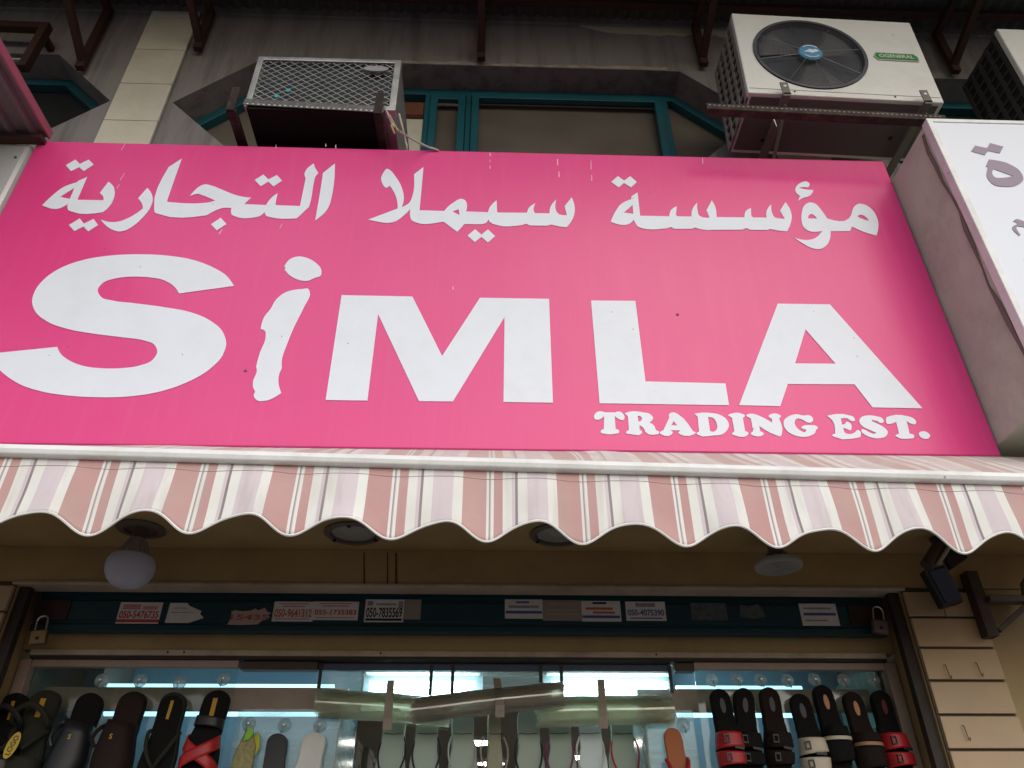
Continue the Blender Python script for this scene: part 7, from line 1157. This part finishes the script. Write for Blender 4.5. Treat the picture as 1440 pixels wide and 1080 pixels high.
for px, py, tl, kd, sm, lg, so, lab in rs:
    sandal('slide_sandal', lab, 'sandal', px, py, SY, .285, .093, tl, random.choice((-1, 1)), so, so, sm, kd, lg)
# inner panes
M_white_s = mat('white_foam', (0.62, 0.60, 0.58), 0.55)
M_org = mat('orange_foam', (0.42, 0.12, 0.04), 0.55)
sandal('slipper', 'black slipper on the inner pane left of the white slipper', 'slipper', 391, 1031, 2.865, .25, .092, 2, 1, M_black, M_black, M_black, 'slide1', None, 'slippers on the inner panes')
sandal('slipper', 'white slipper on the inner pane beside the doorway', 'slipper', 444, 1029, 2.865, .26, .105, 3, -1, M_white_s, M_white_s, M_white_s, 'slide1', None, 'slippers on the inner panes')
sandal('slipper', 'orange slipper with red strap on the inner pane right of the doorway', 'slipper', 944, 1023, 2.865, .25, .082, -2, 1, M_org, M_org, M_red, 'thong', None, 'slippers on the inner panes')
ch = thing('sandal_charm', 'bright green and straw sandal hanging left of the black slipper', 'sandal', tuple(at(351, 1028, 2.87)), 'slippers on the inner panes')
q = at(351, 1028, 2.87)
M_straw = mat('straw', (0.33, 0.29, 0.14), 0.8, var=0.4, scale=80)
M_lime = mat('lime_green', (0.25, 0.55, 0.05), 0.5)
MB().prism([(q.x-.012, q.z), (q.x+.012, q.z+.002), (q.x+.030, q.z-.05), (q.x+.030, q.z-.12), (q.x+.01, q.z-.17), (q.x-.02, q.z-.17), (q.x-.040, q.z-.12), (q.x-.034, q.z-.06)], 2.86, 2.88).build('sole', M_straw, ch, bevel=0.006)
MB().prism([(q.x-.004, q.z+.008), (q.x+.014, q.z+.008), (q.x+.020, q.z-.010), (q.x+.008, q.z-.030), (q.x-.012, q.z-.034), (q.x-.006, q.z-.014)], 2.850, 2.859).build('bow', M_lime, ch, bevel=0.002)
q = at(362, 1030, 2.875)
yb = MB().prism([(q.x, q.z), (q.x+.012, q.z-.01), (q.x+.016, q.z-.05), (q.x+.004, q.z-.075), (q.x-.012, q.z-.04), (q.x-.008, q.z-.012)], 2.872, 2.886).build('charm', mat('yellow_green_charm', (0.48, 0.46, 0.04), 0.5), ch, bevel=0.003)

# thong sandals hanging in the doorway
fl = [(557, M_black, 'pale'), (603, M_black, 'pale'), (651, M_cable, 'pale'), (695, M_tape, 'tan'), (742, M_black, 'pale'), (785, mat('plum_strap', (0.2, 0.03, 0.12), 0.5), 'pale'), (827, M_white_s, 'white'), (874, M_red, 'pale')]
M_pale = mat('pale_green_foam', (0.36, 0.43, 0.37), 0.5, var=0.06)
M_tanf = mat('tan_green_foam', (0.30, 0.29, 0.20), 0.5, var=0.06)
M_whf = mat('white_blue_foam', (0.68, 0.76, 0.80), 0.5, var=0.05)
rail = MB().tube([(xl, 3.005, 2.195), (xr, 3.005, 2.195)], 0.006, 8).build('hanging_rail', M_steel, smooth=True)
tag(rail, 'thin steel rail across the doorway that the thong sandals hang from', 'rail')
names = ['first', 'second', 'third', 'fourth', 'fifth', 'sixth', 'seventh', 'eighth']
strapn = ['black', 'black', 'grey', 'tan', 'black', 'plum', 'white', 'red']
for i, (px, sm, fm) in enumerate(fl):
    f = {'pale': M_pale, 'tan': M_tanf, 'white': M_whf}[fm]
    fo_ = {'pale': 'pale green', 'tan': 'narrow tan', 'white': 'bluish white'}[fm]
    t = sandal('thong_sandal', '%s thong sandal with %s straps, %s from the left in the doorway' % (fo_, strapn[i], names[i]), 'sandal', px, 996, 2.99, .29, .105 if fm != 'tan' else .06, 0, random.choice((-1, 1)), f, f, sm, 'none', None, 'thong sandals hanging in the doorway')
    q = at(px, 996, 2.99); q.z -= 0.045
    for sg in (-1, 1):
        MB().tube([(q.x+sg*.036, 3.0, q.z-.050), (q.x+sg*.047, 2.985, q.z-.085), (q.x+sg*.046, 2.970, q.z-.125), (q.x+sg*.03, 2.960, q.z-.17), (q.x, 2.985, q.z-.20)], 0.0034, 7, sub=5).build('strap', sm, t, smooth=True)
    MB().tube([(q.x-.034, 2.984, q.z-.040), (q.x, 2.9835, q.z-.043), (q.x+.034, 2.984, q.z-.040)], 0.0012, 5).build('elastic', M_black, t)
    MB().tube([(q.x, 2.99, q.z+.03), (q.x, 3.0, q.z+.05), (q.x, 3.005, 2.2)], 0.0015, 5).build('hanger', M_steel, t)
bpy.context.view_layer.update()
